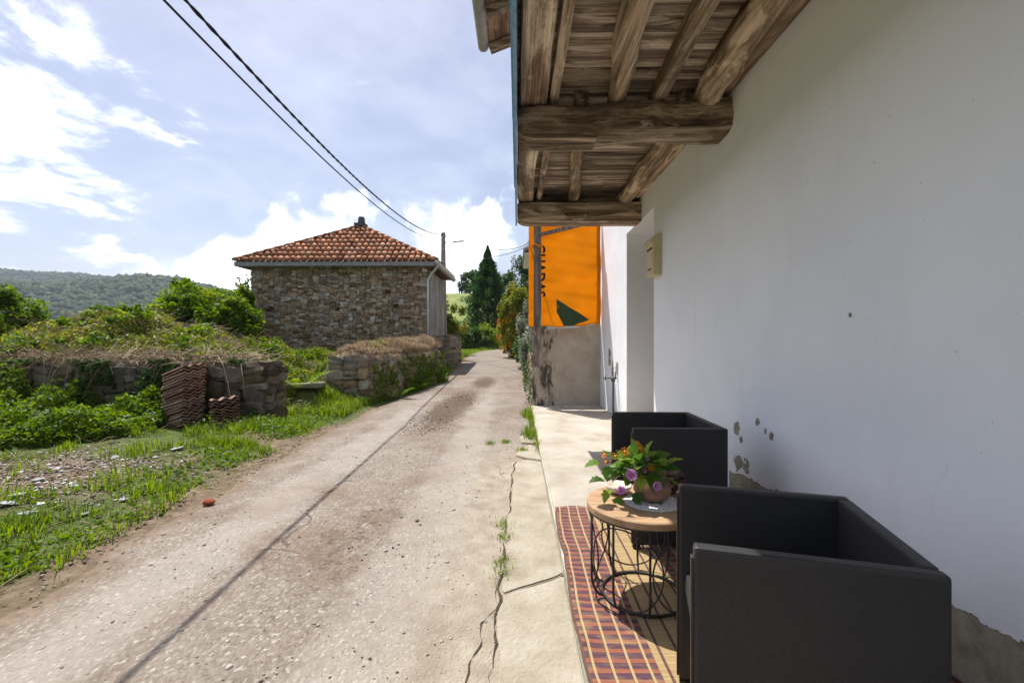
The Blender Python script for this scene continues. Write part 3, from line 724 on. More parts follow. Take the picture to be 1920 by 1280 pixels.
tmp = bpy.data.objects.new('lettering_tmp', cu); col.objects.link(tmp)
dg = bpy.context.evaluated_depsgraph_get(); dg.update()
me = bpy.data.meshes.new_from_object(tmp.evaluated_get(dg)); bpy.data.objects.remove(tmp)
co = np.array([v.co[:] for v in me.vertices]); Wt = co[:, 0].max()
x_r, z_t = .545, CZ+(640-458)/F*8.84
z_b = CZ+(640-557)/F*8.84
sc_ = (z_t-z_b)/Wt
for v in me.vertices:                   # text runs down the cloth, tops of letters to the right
    x = x_r-.212*1.0+v.co.y*1.0; z = z_t-v.co.x*sc_
    v.co = Vector((x, float(tarp_y(x, z))-.0075, z))-Vector(to)
me.materials.clear(); me.materials.append(mk); link('lettering', me, tarp)
post = empty('timber_post', (.385, 8.72, .9), 'weathered square timber post in front of orange tarpaulin', 'post')
MB().box((.385, 8.72, 2.3), (.145, .10, 2.85)).build('shaft', m_woodz, post, (.385, 8.72, .9), bevel=.008)
MB().box((.86, 8.74, 3.50), (.98, .05, .07), Matrix.Rotation(R(-14), 3, 'Y')).build('brace', m_woodz, post, (.385, 8.72, .9))
MB().tube([(.385+.085*math.cos(a), 8.72+.065*math.sin(a), 3.18+.02*math.sin(a*2)) for a in np.linspace(0, 2*math.pi, 16, endpoint=False)], .022, 6, closed=True).build('cloth_tie', m_hem, post, (.385, 8.72, .9), smooth_=True)

# ------------------------------------------------------------------ stone walls
def stone_meshes(mat, n=9, seed=0):
    r_ = random.Random(seed); out = []
    for k in range(n):
        bm = bmesh.new(); bmesh.ops.create_cube(bm, size=1); bmesh.ops.subdivide_edges(bm, edges=bm.edges[:], cuts=1, use_grid_fill=True)
        for v in bm.verts:
            p = v.co.copy(); q = p.normalized()*.62
            v.co = p.lerp(q, .36)*1.06+Vector((r_.uniform(-.10, .10), r_.uniform(-.07, .07), r_.uniform(-.11, .11)))
        me = bpy.data.meshes.new('stone'); bm.to_mesh(me); bm.free(); me.materials.append(mat); out.append(me)
    return out
def cut(u, v, w_, h, tw, th_, out, r_):
    if w_ > tw*r_.uniform(1.0, 1.7) and w_ > h*r_.uniform(.6, 1.1):
        k = r_.uniform(.33, .67); cut(u, v, w_*k, h, tw, th_, out, r_); cut(u+w_*k, v, w_*(1-k), h, tw, th_, out, r_)
    elif h > th_*r_.uniform(1.0, 1.8):
        k = r_.uniform(.33, .67); cut(u, v, w_, h*k, tw, th_, out, r_); cut(u, v+h*k, w_, h*(1-k), tw, th_, out, r_)
    else: out.append((u, v, w_, h))
def stone_face(parent, origin, A, U, Wd, Ht, tw, th_, meshes, depth=.16, limit=300, seed=1, holes=(), top=None, skip=0):
    """fill a wall face with stones; A: lower corner, U: unit vector along, face normal = U x Z"""
    r_ = random.Random(seed); rects = []
    cut(0, 0, Wd, Ht, tw, th_, rects, r_)
    U = Vector(U).normalized(); Zv = Vector((0, 0, 1)); Nn = U.cross(Zv); A = Vector(A)
    rects.sort(key=lambda q: -q[2]*q[3]); rest_v = []; rest_f = []; rest_r = []; cnt = 0
    for (u, v, w_, h) in rects:
        cu_, cv = u+w_/2, v+h/2
        if any(abs(cu_-a) < c_ and abs(cv-b_) < d for a, b_, c_, d in holes): continue
        if top is not None and cv > top(cu_): continue
        pr = r_.uniform(-.02, .022); me = r_.choice(meshes)
        c_ = A+U*cu_+Zv*cv+Nn*(pr-depth*.25)
        rot = Matrix((U, -Nn, Zv)).transposed()@Matrix.Rotation(r_.uniform(-.16, .16), 3, 'Y')@Matrix.Rotation(r_.uniform(-.12, .12), 3, 'Z')
        sx = r_.choice((1, -1)); sz = r_.choice((1, -1))
        scl = Vector((sx*(w_*r_.uniform(.86, 1.05)), depth, sz*(h*r_.uniform(.84, 1.06))))
        if cnt < limit:
            o = bpy.data.objects.new('stone', me); col.objects.link(o); o.parent = parent
            o.matrix_local = Matrix.Translation(c_-Vector(origin))@rot.to_4x4()@Matrix.Diagonal((*scl, 1)); cnt += 1
        else:
            b_ = len(rest_v); sm = rot@Matrix.Diagonal(scl); rv_ = r_.random()
            for vt in me.vertices: rest_v.append(sm@vt.co+c_-Vector(origin)); rest_r.append(rv_)
            for p in me.polygons: rest_f.append([b_+i for i in p.vertices])
    if rest_v:
        me = mesh_np('stones', np.array([v[:] for v in rest_v]), rest_f, meshes[0].materials[0], rnd=rest_r)
        o = link('small_stones', me, parent); o['kind'] = 'stuff'
def stone_mat(name, stops, moss=0, vary=.45):
    m, t, b = new_mat(name)
    wv = coords(t, 'World'); r = rnd_val(t)
    c = ramp(t, r, stops)
    c = mixc(t, .55, c, ramp(t, noise(t, wv, 9, 8, .68), [(.3, (.12, .12, .12)), (.5, (.5, .5, .5)), (.72, (1, .97, .92))]), 'MULTIPLY')
    hs = N(t, 'ShaderNodeHueSaturation'); L(t, c, hs.inputs['Color']); L(t, math_n(t, 'MULTIPLY_ADD', math_n(t, 'FRACT', math_n(t, 'MULTIPLY', r, 9.7)), vary*2, 1.15-vary), hs.inputs['Value']); c = hs.outputs[0]
    li = smooth(t, noise(t, wv, 24, 5, .6), .60, .72)
    c = mixc(t, math_n(t, 'MULTIPLY', li, .35), c, (.40, .40, .36))
    if moss: c = mixc(t, math_n(t, 'MULTIPLY', smooth(t, noise(t, wv, 3.5, 7, .7), .5, .64), moss), c, (.07, .085, .018))
    L(t, c, b.inputs['Base Color']); b.inputs['Roughness'].default_value = .93; bumpn(t, b, noise(t, wv, 34, 7, .68), .03)
    return m
m_barnst = stone_mat('barn_stone', [(0, (.25, .155, .085)), (.25, (.41, .295, .175)), (.5, (.31, .23, .155)), (.7, (.45, .36, .265)), (.85, (.34, .31, .27)), (1, (.66, .60, .50))])
m_wallst = stone_mat('field_stone', [(0, (.25, .17, .10)), (.4, (.40, .295, .185)), (.7, (.33, .27, .20)), (1, (.44, .39, .32))], moss=.5)
m_wallst_shade = stone_mat('shaded_field_stone', [(0, (.10, .075, .05)), (.4, (.18, .135, .09)), (.7, (.16, .14, .115)), (1, (.26, .22, .17))], moss=.55)  # darker copy of the field stone: the left wall's shade put into its colour
m_mortar = M('earth_mortar', [(.3, (.075, .052, .034)), (.7, (.17, .125, .085))], scale=9, bump=.03, bscale=25, kind='World')
BX0, BX1, BY0, BY1, BZ, BE = -9.62, -3.27, 16.4, 20.1, .55, 4.12
BO = ((BX0+BX1)/2, (BY0+BY1)/2, BZ)
barn = empty('stone_barn', BO, 'rubble stone barn with hipped terracotta tile roof', 'barn')
MB().box((BO[0], BO[1], (BZ+BE)/2-.2), (BX1-BX0-.16, BY1-BY0-.16, BE-BZ+.4)).build('wall_core', m_mortar, barn, BO)
sm_b = stone_meshes(m_barnst, 10, 3)
holes = [((px-470)/330*6.35, (664-py)/180*3.45+.35, .10, .075) for px, py in ((508, 579), (628, 581), (743, 575), (495, 652), (727, 549))]
stone_face(barn, BO, (BX0, BY0, BZ), (1, 0, 0), BX1-BX0, BE-BZ, .22, .09, sm_b, .2, 300, 5, holes)
stone_face(barn, BO, (BX1, BY0, BZ), (0, 1, 0), BY1-BY0, 1.0, .30, .13, sm_b, .2, 0, 6)
stone_face(barn, BO, (BX0, BY1, BZ), (0, -1, 0), BY1-BY0, BE-BZ, .36, .15, sm_b, .2, 0, 7)
# corner stones and boarded side
for k in range(12):
    r_ = random.Random(k); z0 = BZ+.3*k+.02
    if z0+.26 > BE: break
    o = bpy.data.objects.new('stone', sm_b[k % 10]); col.objects.link(o); o.parent = barn; o.location = Vector((BX0+(.2 if k % 2 else .13), BY0+.1, z0+.13))-Vector(BO); o.scale = (.46 if k % 2 else .3, .26, .25)
m_grey = wood('grey_board', (.20, .17, .145), (.33, .29, .26), (.48, .44, .40), 2, 8)
y = BY0+.45
while y < BY1-.1:
    MB().box((BX1+.03, y, 2.75), (.03, .148, 2.45)).build('board', m_grey, barn, BO); y += .155
MB().box((BX1+.0, BY0+.2, 2.75), (.12, .18, 2.6)).build('door_post', m_woodz, barn, BO)
MB().box((BX1+.02, (BY0+BY1)/2+.2, 1.47), (.12, 3.2, .12)).build('sill', m_woody, barn, BO)
# roof
EX0, EX1, EY0, EY1, EZ = -10.02, -2.88, 16.0, 20.5, 4.17
AP = Vector((-6.30, 18.25, 5.93)); HR = .55
A0, A1 = Vector((AP.x-HR*.2, AP.y, AP.z)), Vector((AP.x+HR*.2, AP.y, AP.z))
cor = [Vector((EX0, EY0, EZ)), Vector((EX1, EY0, EZ)), Vector((EX1, EY1, EZ)), Vector((EX0, EY1, EZ))]
dn = Vector((0, 0, -.07))
MB().add(cor+[AP]+[c+dn for c in cor], [(0, 1, 4), (1, 2, 4), (2, 3, 4), (3, 0, 4), (5, 6, 7, 8), (0, 1, 6, 5), (1, 2, 7, 6), (2, 3, 8, 7), (3, 0, 5, 8)]).build('roof', M('roof_underlay', [(.3, (.10, .045, .028)), (.7, (.19, .085, .05))], bump=0), barn, BO)
m_tile = stone_mat('terracotta', [(0, (.30, .12, .065)), (.3, (.54, .23, .12)), (.6, (.62, .30, .165)), (.85, (.42, .20, .125)), (1, (.66, .40, .25))], vary=.3)
V = []; n_ = 7
for (yy, rad) in ((-.5, .090), (.5, .074)):
    for th_ in (0, .016):
        for k in range(n_): a = math.pi*k/(n_-1); V.append((math.cos(a)*(rad-th_), yy, math.sin(a)*(rad-th_)*.85))
fs = []
for k in range(n_-1): fs += [(k, k+1, 2*n_+k+1, 2*n_+k), (n_+k, 3*n_+k, 3*n_+k+1, n_+k+1), (k, n_+k, n_+k+1, k+1), (2*n_+k, 2*n_+k+1, 3*n_+k+1, 3*n_+k)]
tile_me = mesh_np('roof_tile', V, fs, m_tile)
tile_me.polygons.foreach_set('use_smooth', [True]*len(tile_me.polygons))
def tile_slope(c0, c1, apex, indiv, seed):
    r_ = random.Random(seed)
    U = (c1-c0).normalized(); mid = c0+U*((apex-c0).dot(U)); Up = (apex-mid); SL = Up.length; Up.normalize(); Nn = U.cross(Up)
    Wd = (c1-c0).length; am = (apex-c0).dot(U); sp_ = .212; rows = .335; rv_ = []; rf = []; rr_ = []
    u = sp_/2
    while u < Wd:
        lim = SL*(u/am if u < am else (Wd-u)/(Wd-am)); v = -.04; k = 0
        while v < lim-.10:
            ln = min(.43, lim-v+.05)
            c_ = c0+U*(u+r_.uniform(-.012, .012))+Up*(v+ln/2)+Nn*(.02+.012*(1)+r_.uniform(0, .012))
            rot = Matrix((U, Up, Nn)).transposed()@Matrix.Rotation(-.045, 3, 'X')@Matrix.Rotation(r_.uniform(-.04, .04), 3, 'Z')
            mt = Matrix.Translation(c_-Vector(BO))@rot.to_4x4()@Matrix.Diagonal((r_.uniform(.93, 1.04), ln, 1, 1))
            if indiv:
                o = bpy.data.objects.new('roof_tile', tile_me); col.objects.link(o); o.parent = barn; o.matrix_local = mt
            else:
                b_ = len(rv_); q = r_.random()
                for vt in tile_me.vertices: rv_.append((mt@vt.co)[:]); rr_.append(q)
                for p in tile_me.polygons: rf.append([b_+i for i in p.vertices])
            v += rows; k += 1
        u += sp_
    if rv_: o = link('far_roof_tiles', mesh_np('far_roof_tiles', np.array(rv_), rf, m_tile, rnd=rr_), barn); o['kind'] = 'stuff'
tile_slope(cor[0], cor[1], AP, True, 1); tile_slope(cor[1], cor[2], AP, True, 2)
tile_slope(cor[2], cor[3], AP, False, 3); tile_slope(cor[3], cor[0], AP, False, 4)
for c in (cor[0], cor[1]):
    dv = AP-c; n_h = int(dv.length/.36)
    for k in range(n_h):
        o = bpy.data.objects.new('ridge_tile', tile_me); col.objects.link(o); o.parent = barn
        q = dv.normalized(); sx = q.cross(Vector((0, 0, 1))).normalized(); up = sx.cross(q)
        o.matrix_local = Matrix.Translation(c+dv*((k+.5)/n_h)+up*.075-Vector(BO))@Matrix((sx, q, up)).transposed().to_4x4()@Matrix.Diagonal((1.05, .45, 1, 1))
m_cap = M('dark_stone_cap', [(.3, (.05, .048, .045)), (.7, (.13, .125, .115))], scale=9)
MB().box((AP.x, AP.y, AP.z+.10), (.42, .42, .10)).box((AP.x+.03, AP.y, AP.z+.28), (.24, .24, .28), taper=.25).build('finial', m_cap, barn, BO)
m_eb = M('grey_eave', [(.3, (.20, .205, .215)), (.7, (.32, .32, .33))], scale=7, bump=.003)
for a, b_ in ((cor[0], cor[1]), (cor[1], cor[2]), (cor[3], cor[0])):
    d = b_-a; c = (a+b_)/2; rot = Matrix.Rotation(math.atan2(d.y, d.x), 3, 'Z')
    MB().box((c.x, c.y, EZ-.08), (d.length-.02, .05, .14), rot).build('eave_board', m_eb, barn, BO)
MB().box((BO[0], EY0+.2, EZ-.11), (EX1-EX0-.1, .38, .03)).build('soffit', m_eb, barn, BO)
m_pvc = M('pale_pipe', [(.3, (.50, .49, .47)), (.7, (.62, .61, .59))], rough=.45, bump=0)
MB().tube([(EX1+.05, EY0-.1, EZ-.03), (EX1+.05, EY1, EZ-.05)], .07, 10).build('gutter', m_pvc, barn, BO, smooth_=True)
MB().tube([(EX1+.05, EY0+.1, EZ-.08), (EX1+.02, EY0+.12, EZ-.2), (BX1+.12, BY0+.02, EZ-.42), (BX1+.05, BY0-.06, EZ-.6), (BX1+.05, BY0-.06, 1.0)], .042, 10).build('downpipe', m_pvc, barn, BO, smooth_=True)

def free_wall(name, label, x0, x1, y0, y1, zb, ht, faces, seed, tw=.34, th_=.17, mat=None, topf=None):
    o3 = ((x0+x1)/2, (y0+y1)/2, zb); e = empty(name, o3, label, 'stone wall')
    hc = ht if topf is None else min(topf(u) for u in np.linspace(0, max(x1-x0, y1-y0), 12))-.03
    MB().box((o3[0], o3[1], zb+hc/2-.06), (x1-x0-.2, y1-y0-.2, hc)).build('core', m_mortar, e, o3)
    sm = stone_meshes(mat or m_wallst, 8, seed)
    for k, f in enumerate(faces):
        if f == 'front': stone_face(e, o3, (x0, y0, zb), (1, 0, 0), x1-x0, ht, tw, th_, sm, .24, 300, seed+k, top=topf)
        if f == 'right': stone_face(e, o3, (x1, y0, zb), (0, 1, 0), y1-y0, ht, tw, th_, sm, .24, 300, seed+k, top=topf)
        if f == 'left': stone_face(e, o3, (x0, y1, zb), (0, -1, 0), y1-y0, ht, tw, th_, sm, .24, 300, seed+k, top=topf)
        if f == 'top':
            r_ = random.Random(seed); x = x0
            while x < x1-.1:
                wd = r_.uniform(.25, .5)
                o = bpy.data.objects.new('capstone', r_.choice(sm)); col.objects.link(o); o.parent = e
                o.location = Vector((min(x+wd/2, x1-wd/2), (y0+y1)/2, zb+ht+.02))-Vector(o3); o.scale = (wd, (y1-y0)*.95, .12); o.rotation_euler = (0, r_.uniform(-.06, .06), r_.uniform(-.1, .1)); x += wd
    return e
free_wall('dry_stone_wall', 'long low stone wall in front of bramble heap, tiles leaning on it', -11.5, -4.02, 7.2, 7.75, -.08, 1.02, ('front', 'right', 'top'), 21, .36, .15, m_wallst_shade)
# wall along the road: skewed, so it is turned about its near corner
e = free_wall('dry_stone_wall', 'stone retaining wall along the road with dry grass on top', -3.95, -3.05, 9.3, 13.2, -.05, 1.10, ('front', 'right'), 41, .32, .17)
pv = Vector((-3.05, 9.3, 0)); rotm = Matrix.Rotation(R(-12.5), 4, 'Z')
e.matrix_world = Matrix.Translation(pv)@rotm@Matrix.Translation(-pv)@Matrix.Translation(e.location)
free_wall('stone_stair_block', 'square stone block standing at the roadside corner of barn', -3.25, -2.42, 17.2, 19.2, .1, 1.42, ('front', 'right', 'top'), 61, .3, .15)
free_wall('dry_stone_wall', 'low rough stone wall running on from the parapet beside the road', .36, .75, 9.15, 20.0, .0, 1.1, ('left',), 71, .36, .18)
m_slab = M('flat_stone', [(.3, (.16, .14, .11)), (.7, (.30, .27, .22))], scale=6, bump=.01, bscale=30)
o = MB().box((-4.12, 8.85, .50), (.62, .4, .09), Matrix.Rotation(.15, 3, 'Z')).build('flat_stone_slab', m_slab, bevel=.02); tag(o, 'flat stone slab lying in the grassy gap between the walls', 'stone slab')

# ------------------------------------------------------------------ vegetation
def leaf_arrays(P, size, up=.35, asp=.55, fold=.25, r=rng, D=None):
    """one folded leaf per point (4 verts, 2 triangles)"""
    n = len(P); P = np.asarray(P, float)
    d = r.normal(size=(n, 3)) if D is None else np.asarray(D, float)+r.normal(size=(n, 3))*.35
    d[:, 2] *= .7; d /= np.linalg.norm(d, axis=1)[:, None]
    nn = r.normal(size=(n, 3)); nn[:, 2] += up*3
    s_ = np.cross(d, nn); s_ /= np.linalg.norm(s_, axis=1)[:, None]+1e-9
    nn = np.cross(s_, d)
    sz = (np.asarray(size)*r.uniform(.6, 1.3, n))[:, None]
    a = P-d*sz*.5; tip = P+d*sz*.5; m1 = P+s_*sz*asp*.5+nn*sz*fold*.4; m2 = P-s_*sz*asp*.5+nn*sz*fold*.4
    V = np.stack([a, m1, tip, m2], 1).reshape(-1, 3)
    b = np.arange(n)*4
    Fc = np.concatenate([np.stack([b, b+1, b+2], 1), np.stack([b, b+2, b+3], 1)])
    return V, Fc
def foliage(name, P, size, mat, parent=None, origin=(0, 0, 0), up=.35, asp=.55, val=None, D=None, r=rng):
    V, Fc = leaf_arrays(P, size, up, asp, r=r, D=D)
    rv_ = r.random(len(P))*.55+(.22 if val is None else np.asarray(val)*.45)
    return link(name, mesh_np(name, V-np.array(origin), Fc, mat, rnd=np.repeat(np.clip(rv_, 0, 1), 4)), parent)
def clump_points(c, rad, n, nclump, r, tight=.26, shell=.55):
    c = np.array(c); rad = np.array(rad)
    u = r.normal(size=(nclump, 3)); u /= np.linalg.norm(u, axis=1)[:, None]
    rr_ = shell+(1-shell)*r.random(nclump)**.5
    cc_ = u*rr_[:, None]
    cs = tight*r.uniform(.55, 1.35, nclump)
    k = r.integers(0, nclump, n)
    q = r.normal(size=(n, 3)); q /= np.linalg.norm(q, axis=1)[:, None]; q *= r.random(n)[:, None]**.45
    P = cc_[k]+q*cs[k][:, None]
    val = r.random(nclump)[k]
    return c+P*rad, val
def bush(name, label, cat, c, rad, n, size, mat, group=None, nclump=60, tight=.26, shell=.55, trunk=True, seed=1, up=.35, asp=.55, mtr=None, zb=None):
    r = np.random.default_rng(seed)
    zb = zs(c[0], c[1]) if zb is None else zb; o3 = (c[0], c[1], zb)
    e = empty(name, o3, label, cat, group)
    P, val = clump_points(c, rad, n, nclump, r, tight, shell)
    keep = P[:, 2] > zb+.02; P, val = P[keep], val[keep]
    foliage('crown', P, size, mat, e, o3, up, asp, val, r=r)
    if trunk:
        mb = MB(); h = c[2]-zb
        mb.tube([(c[0], c[1], zb-.1), (c[0]+.05*h, c[1], zb+h*.5), (c[0]-.03*h, c[1], c[2]+rad[2]*.4)], [.055*h+.02, .04*h+.015, .012*h+.006], 8)
        for k in range(7):
            a = k*2.4; l = r.uniform(.5, .85)
            mb.tube([(c[0], c[1], zb+h*(.3+.08*k)), (c[0]+rad[0]*l*.5*math.cos(a), c[1]+rad[1]*l*.5*math.sin(a), c[2]-rad[2]*.1), (c[0]+rad[0]*l*math.cos(a), c[1]+rad[1]*l*math.sin(a), c[2]+rad[2]*r.uniform(-.2, .6))], [.025*h+.01, .016*h+.007, .005*h+.003], 6)
        mb.build('trunk', mtr or m_bark, e, o3, smooth_=True)
    return e
m_bark = M('bark', [(.3, (.06, .045, .032)), (.7, (.15, .115, .085))], scale=8, bump=.02, bscale=20, stretch=(1, 1, .3))
g = lambda a, b, c, d: [(0, a), (.35, b), (.7, c), (1, d)]
m_lf = leaf_mat('bright_leaf', g((.026, .068, .007), (.075, .15, .014), (.14, .22, .022), (.26, .31, .04)), .48)
m_lf_d = leaf_mat('dark_leaf', g((.014, .038, .009), (.032, .076, .017), (.062, .12, .026), (.11, .165, .04)), .35)
m_conif = leaf_mat('conifer_leaf', g((.011, .036, .012), (.022, .068, .020), (.042, .105, .027), (.075, .145, .036)), .28)
m_bram = leaf_mat('bramble_leaf', g((.042, .07, .012), (.115, .155, .022), (.21, .23, .032), (.40, .33, .035)), .4)
m_lime = leaf_mat('young_leaf', g((.030, .075, .008), (.075, .15, .014), (.13, .21, .02), (.22, .28, .035)), .45)
m_silver = leaf_mat('silver_leaf', g((.06, .08, .05), (.13, .15, .10), (.26, .28, .21), (.42, .42, .36)), .3)
m_oran = leaf_mat('orange_blossom', g((.12, .16, .01), (.40, .17, .01), (.55, .20, .012), (.60, .34, .03)), .4)
m_grass = leaf_mat('grass_blade', g((.045, .095, .008), (.10, .18, .015), (.17, .25, .025), (.30, .32, .07)), .5)
m_dry = leaf_mat('dry_stalk', g((.12, .075, .04), (.24, .165, .10), (.36, .27, .18), (.52, .43, .32)), .15, .8)
m_fern = leaf_mat('fern_frond', g((.05, .12, .01), (.09, .18, .015), (.15, .25, .02), (.22, .32, .04)), .5)
def blades(name, P, ln, wd, mat, lean=.5, r=rng, val=None):
    n = len(P); P = np.asarray(P, float)
    a = r.uniform(0, 2*math.pi, n); dirx = np.stack([np.cos(a), np.sin(a), np.zeros(n)], 1); sd_ = np.stack([-np.sin(a), np.cos(a), np.zeros(n)], 1)
    l = (np.asarray(ln)*r.uniform(.5, 1.25, n))[:, None]; w_ = (np.asarray(wd)*r.uniform(.7, 1.3, n))[:, None]; k = (lean*r.uniform(.15, 1.3, n))[:, None]
    up = np.array([0, 0, 1.])
    mid = P+up*l*.55+dirx*l*k*.25; tip = P+up*l*(1-.35*k)+dirx*l*k*.85
    V = np.stack([P-sd_*w_*.5, P+sd_*w_*.5, mid+sd_*w_*.4, mid-sd_*w_*.4, tip], 1).reshape(-1, 3)
    b = np.arange(n)*5
    Fc = np.concatenate([np.stack([b, b+1, b+2], 1), np.stack([b, b+2, b+3], 1), np.stack([b+3, b+2, b+4], 1)])
    rv_ = np.clip(r.random(n)*.6+(.2 if val is None else np.asarray(val)*.4), 0, 1)
    return link(name, mesh_np(name, V, Fc, mat, rnd=np.repeat(rv_, 5)))
def scatter(n, box, dens, r=rng):
    """random points in box kept with probability dens(x, y)"""
    x = r.uniform(box[0], box[1], n); y = r.uniform(box[2], box[3], n)
    k = r.random(n) < dens(x, y); return x[k], y[k]
def on_ground(x, y, dz=0): return np.stack([x, y, zg(x, y)+dz], 1)
offr = lambda x, y: (x < road_l(y)-.12)
debris = lambda x, y: np.clip(1.6*np.exp(-((x+4.65)/1.15)**2-((y-4.4)/.8)**2), 0, 1)*sstep(.35, .8, road_l(y)-x)
# tufts of grass on the verge: clumped density
def dverge(x, y):
    n_ = fbm(x*1.6+3, y*1.6)
    edge = sstep(.05, .5, road_l(y)-x)
    strip = sstep(.33, .47, n_+.13*sstep(1.0, .3, road_l(y)-x))*(1-.9*debris(x, y))
    return strip*offr(x, y)*edge*((y < 7.15) | (x > -4.05))*~((x < -3.0) & (x > -4.3) & (y > 9.2))
x, y = scatter(230000, (-9, -2.5, 1.6, 13), dverge)
tall = fbm(x*2.3, y*2.3+11)
o = blades('verge_grass', on_ground(x, y, -.01), .03+.17*sstep(.40, .64, tall), .008, m_grass, .8, val=fbm(x*3, y*3)); tag(o, 'bright green grass growing along the road verge', 'grass', kind='stuff')
# low leafy weeds on the verge
x, y = scatter(120000, (-9, -2.5, 1.6, 13), lambda x, y: dverge(x, y)*sstep(.40, .52, fbm(x*1.2+20, y*1.2))*.9)
P = on_ground(x, y); P[:, 2] += rng.random(len(P))**1.5*(.05+.22*sstep(.45, .65, fbm(x*1.7+5, y*1.7)))
o = foliage('verge_weeds', P, .05, m_lime, up=.6, val=fbm(x*2, y*2)); tag(o, 'low leafy weeds spreading over the verge', 'weeds', kind='stuff')
# field grass by the barn and in the gap, and along the road further on
x, y = scatter(120000, (-10, -3.0, 7.8, 16.3), lambda x, y: ((x > -4.9-.55*(y-8)) & ~((x > -4.15+.20*(y-9.3)) & (y > 9.2)))*sstep(.3, .5, fbm(x*1.5, y*1.5+9)))
o = blades('field_grass', on_ground(x, y, -.01), .22, .012, m_grass, .8, val=.55+.3*fbm(x, y)); tag(o, 'long green grass growing in front of the barn', 'grass', kind='stuff')
x, y = scatter(26000, (-4.5, 1.2, 13, 34), lambda x, y: ((x < road_l(y)-.05) & (x > road_l(y)-1.0) & ~((y > 16.9) & (y < 19.4) & (x < -2.4))) | ((x > road_r(y)-.02) & (x < road_r(y)+.5)))
o = blades('roadside_grass', on_ground(x, y, -.01), .20, .016, m_grass, .8); tag(o, 'green grass fringing the road beyond the barn', 'grass', kind='stuff')
x, y = scatter(9000, (-.45, .36, 5.4, 9.4), lambda x, y: sstep(.02, .20, x-(.02+.28*np.abs(np.sin(y*1.9+.4))*.6-.05))*sstep(.40, .55, fbm(x*3+4, y*2.2))*(x < .27))
P = np.stack([x, y, np.full(len(x), .02)], 1)
o = blades('kerb_grass', P, .16, .009, m_grass, .9); tag(o, 'grass sprouting between the road and the terrace', 'grass', kind='stuff')
P = [];
for cx, cy, n_ in ((-.11, 3.28, 60), (-.10, 3.1, 50), (-.085, 2.72, 45), (-.1, 2.62, 40), (-.35, 5.9, 120), (-.15, 6.0, 160), (-.62, 5.7, 20), (-1.05, 5.95, 22), (.06, 5.55, 120)):
    P += [(cx+rng.normal()*.03, cy+rng.normal()*.05, .025) for _ in range(n_)]
o = blades('crack_weeds', np.array(P), .038, .005, m_grass, 1.3); tag(o, 'small weeds growing out of cracks beside the road', 'weeds', kind='stuff')
# brambles over the heap, wall and verge on the left
def heap_pts(n, box, dens, hmax):
    x, y = scatter(n, box, dens); P = on_ground(x, y)
    P[:, 2] += rng.random(len(P))**1.4*hmax*(.3+1.1*fbm(x*1.4, y*1.4)); return P, fbm(x*1.1+8, y*1.1)
P, val = heap_pts(130000, (-14, -4.2, 7.3, 14), lambda x, y: sstep(.32, .50, fbm(x*1.5+2, y*1.5+7)), .30)
o = foliage('bramble_cover', P, .07, m_bram, up=.5, val=np.clip(val*1.3-.1, 0, 1)); tag(o, 'yellow green brambles sprawling over the rubble heap', 'brambles', kind='stuff')
PP = []; vv = []
for k in range(22):
    x_ = rng.uniform(-11.5, -4.6); y_ = rng.uniform(7.35, 10.6); r_ = rng.uniform(.18, .42)
    q, v_ = clump_points((x_, y_, max(zs(x_, y_), .9 if y_ < 7.8 else -9)+r_*.35), (r_*1.3, r_, r_*.8), 420, 10, rng, .35); PP.append(q); vv.append(v_)
o = foliage('bramble_clumps', np.concatenate(PP), .10, m_lf, up=.4, val=np.concatenate(vv)); tag(o, 'leafy green bramble clumps standing out of the rubble heap', 'brambles', kind='stuff')
# hanging brambles on the front of the left wall
n_ = 26000; x = rng.uniform(-11, -4.05, n_); z = rng.uniform(.0, 1.05, n_); y = 7.12-rng.random(n_)**2*.35*(1.2-z)
k = rng.random(n_) < sstep(.46, .58, fbm(x*1.8+30, z*2.4)); P = np.stack([x, y, z+.02], 1)[k]
o = foliage('wall_creeper', P, .065, m_lf_d, up=.2, val=fbm(x*3, z*3)[k]); tag(o, 'dark green creeper hanging over the left stone wall', 'creeper', kind='stuff')
# bushy nettles in front of the wall
n_ = 60000; x = rng.uniform(-10.5, -4.6, n_); y = rng.uniform(4.9, 7.05, n_)
hmax = .75*sstep(4.9, 6.2, y+.25*(x+6)*-.3)*sstep(-4.7, -6.2, x)*(.08+2.6*np.clip(fbm(x*1.1, y*1.1)-.22, 0, 1)**1.2)*(.6+.8*vn(x*5, y*5))
z = hmax*rng.random(n_)**.55; k = (hmax > .12)
P = np.stack([x, y, zg(x, y)+z], 1)[k]
o = foliage('nettle_thicket', P, .065, m_lf, up=.55, val=(.15+.8*fbm(x*2.2, y*2.2+z*2))[k]); tag(o, 'leafy green thicket in front of the left stone wall', 'thicket', kind='stuff')
# arching canes: dead ones over the wall, leafy ones on the heap
def canes(name, n, f, rad, mat, r):
    mb = MB()
    for k in range(n):
        p0, d, ln, drop = f(r); p0 = Vector(p0); d = Vector(d)
        pts = [p0+d*ln*u+Vector((0, 0, ln*(1.1*u-drop*u*u)))+Vector((r.uniform(-1, 1), r.uniform(-1, 1), 0))*.02 for u in (0, .2, .4, .6, .8, 1)]
        mb.tube(pts, [rad, rad, rad*.9, rad*.8, rad*.6, rad*.35], 5)
    me = mesh_np(name, np.array(mb.v), mb.f, mat, rnd=np.repeat(rng.random(len(mb.v)//30+1), 30)[:len(mb.v)]); return link(name, me)
rc = random.Random(9)
def f_dead(r):
    x = r.uniform(-9.8, -4.7); a = r.uniform(-1.2, 1.2); return (x, 7.3, .98), (math.sin(a)*.8, -.35-.2*r.random(), 0), r.uniform(.5, 1.0), r.uniform(1.7, 2.3)
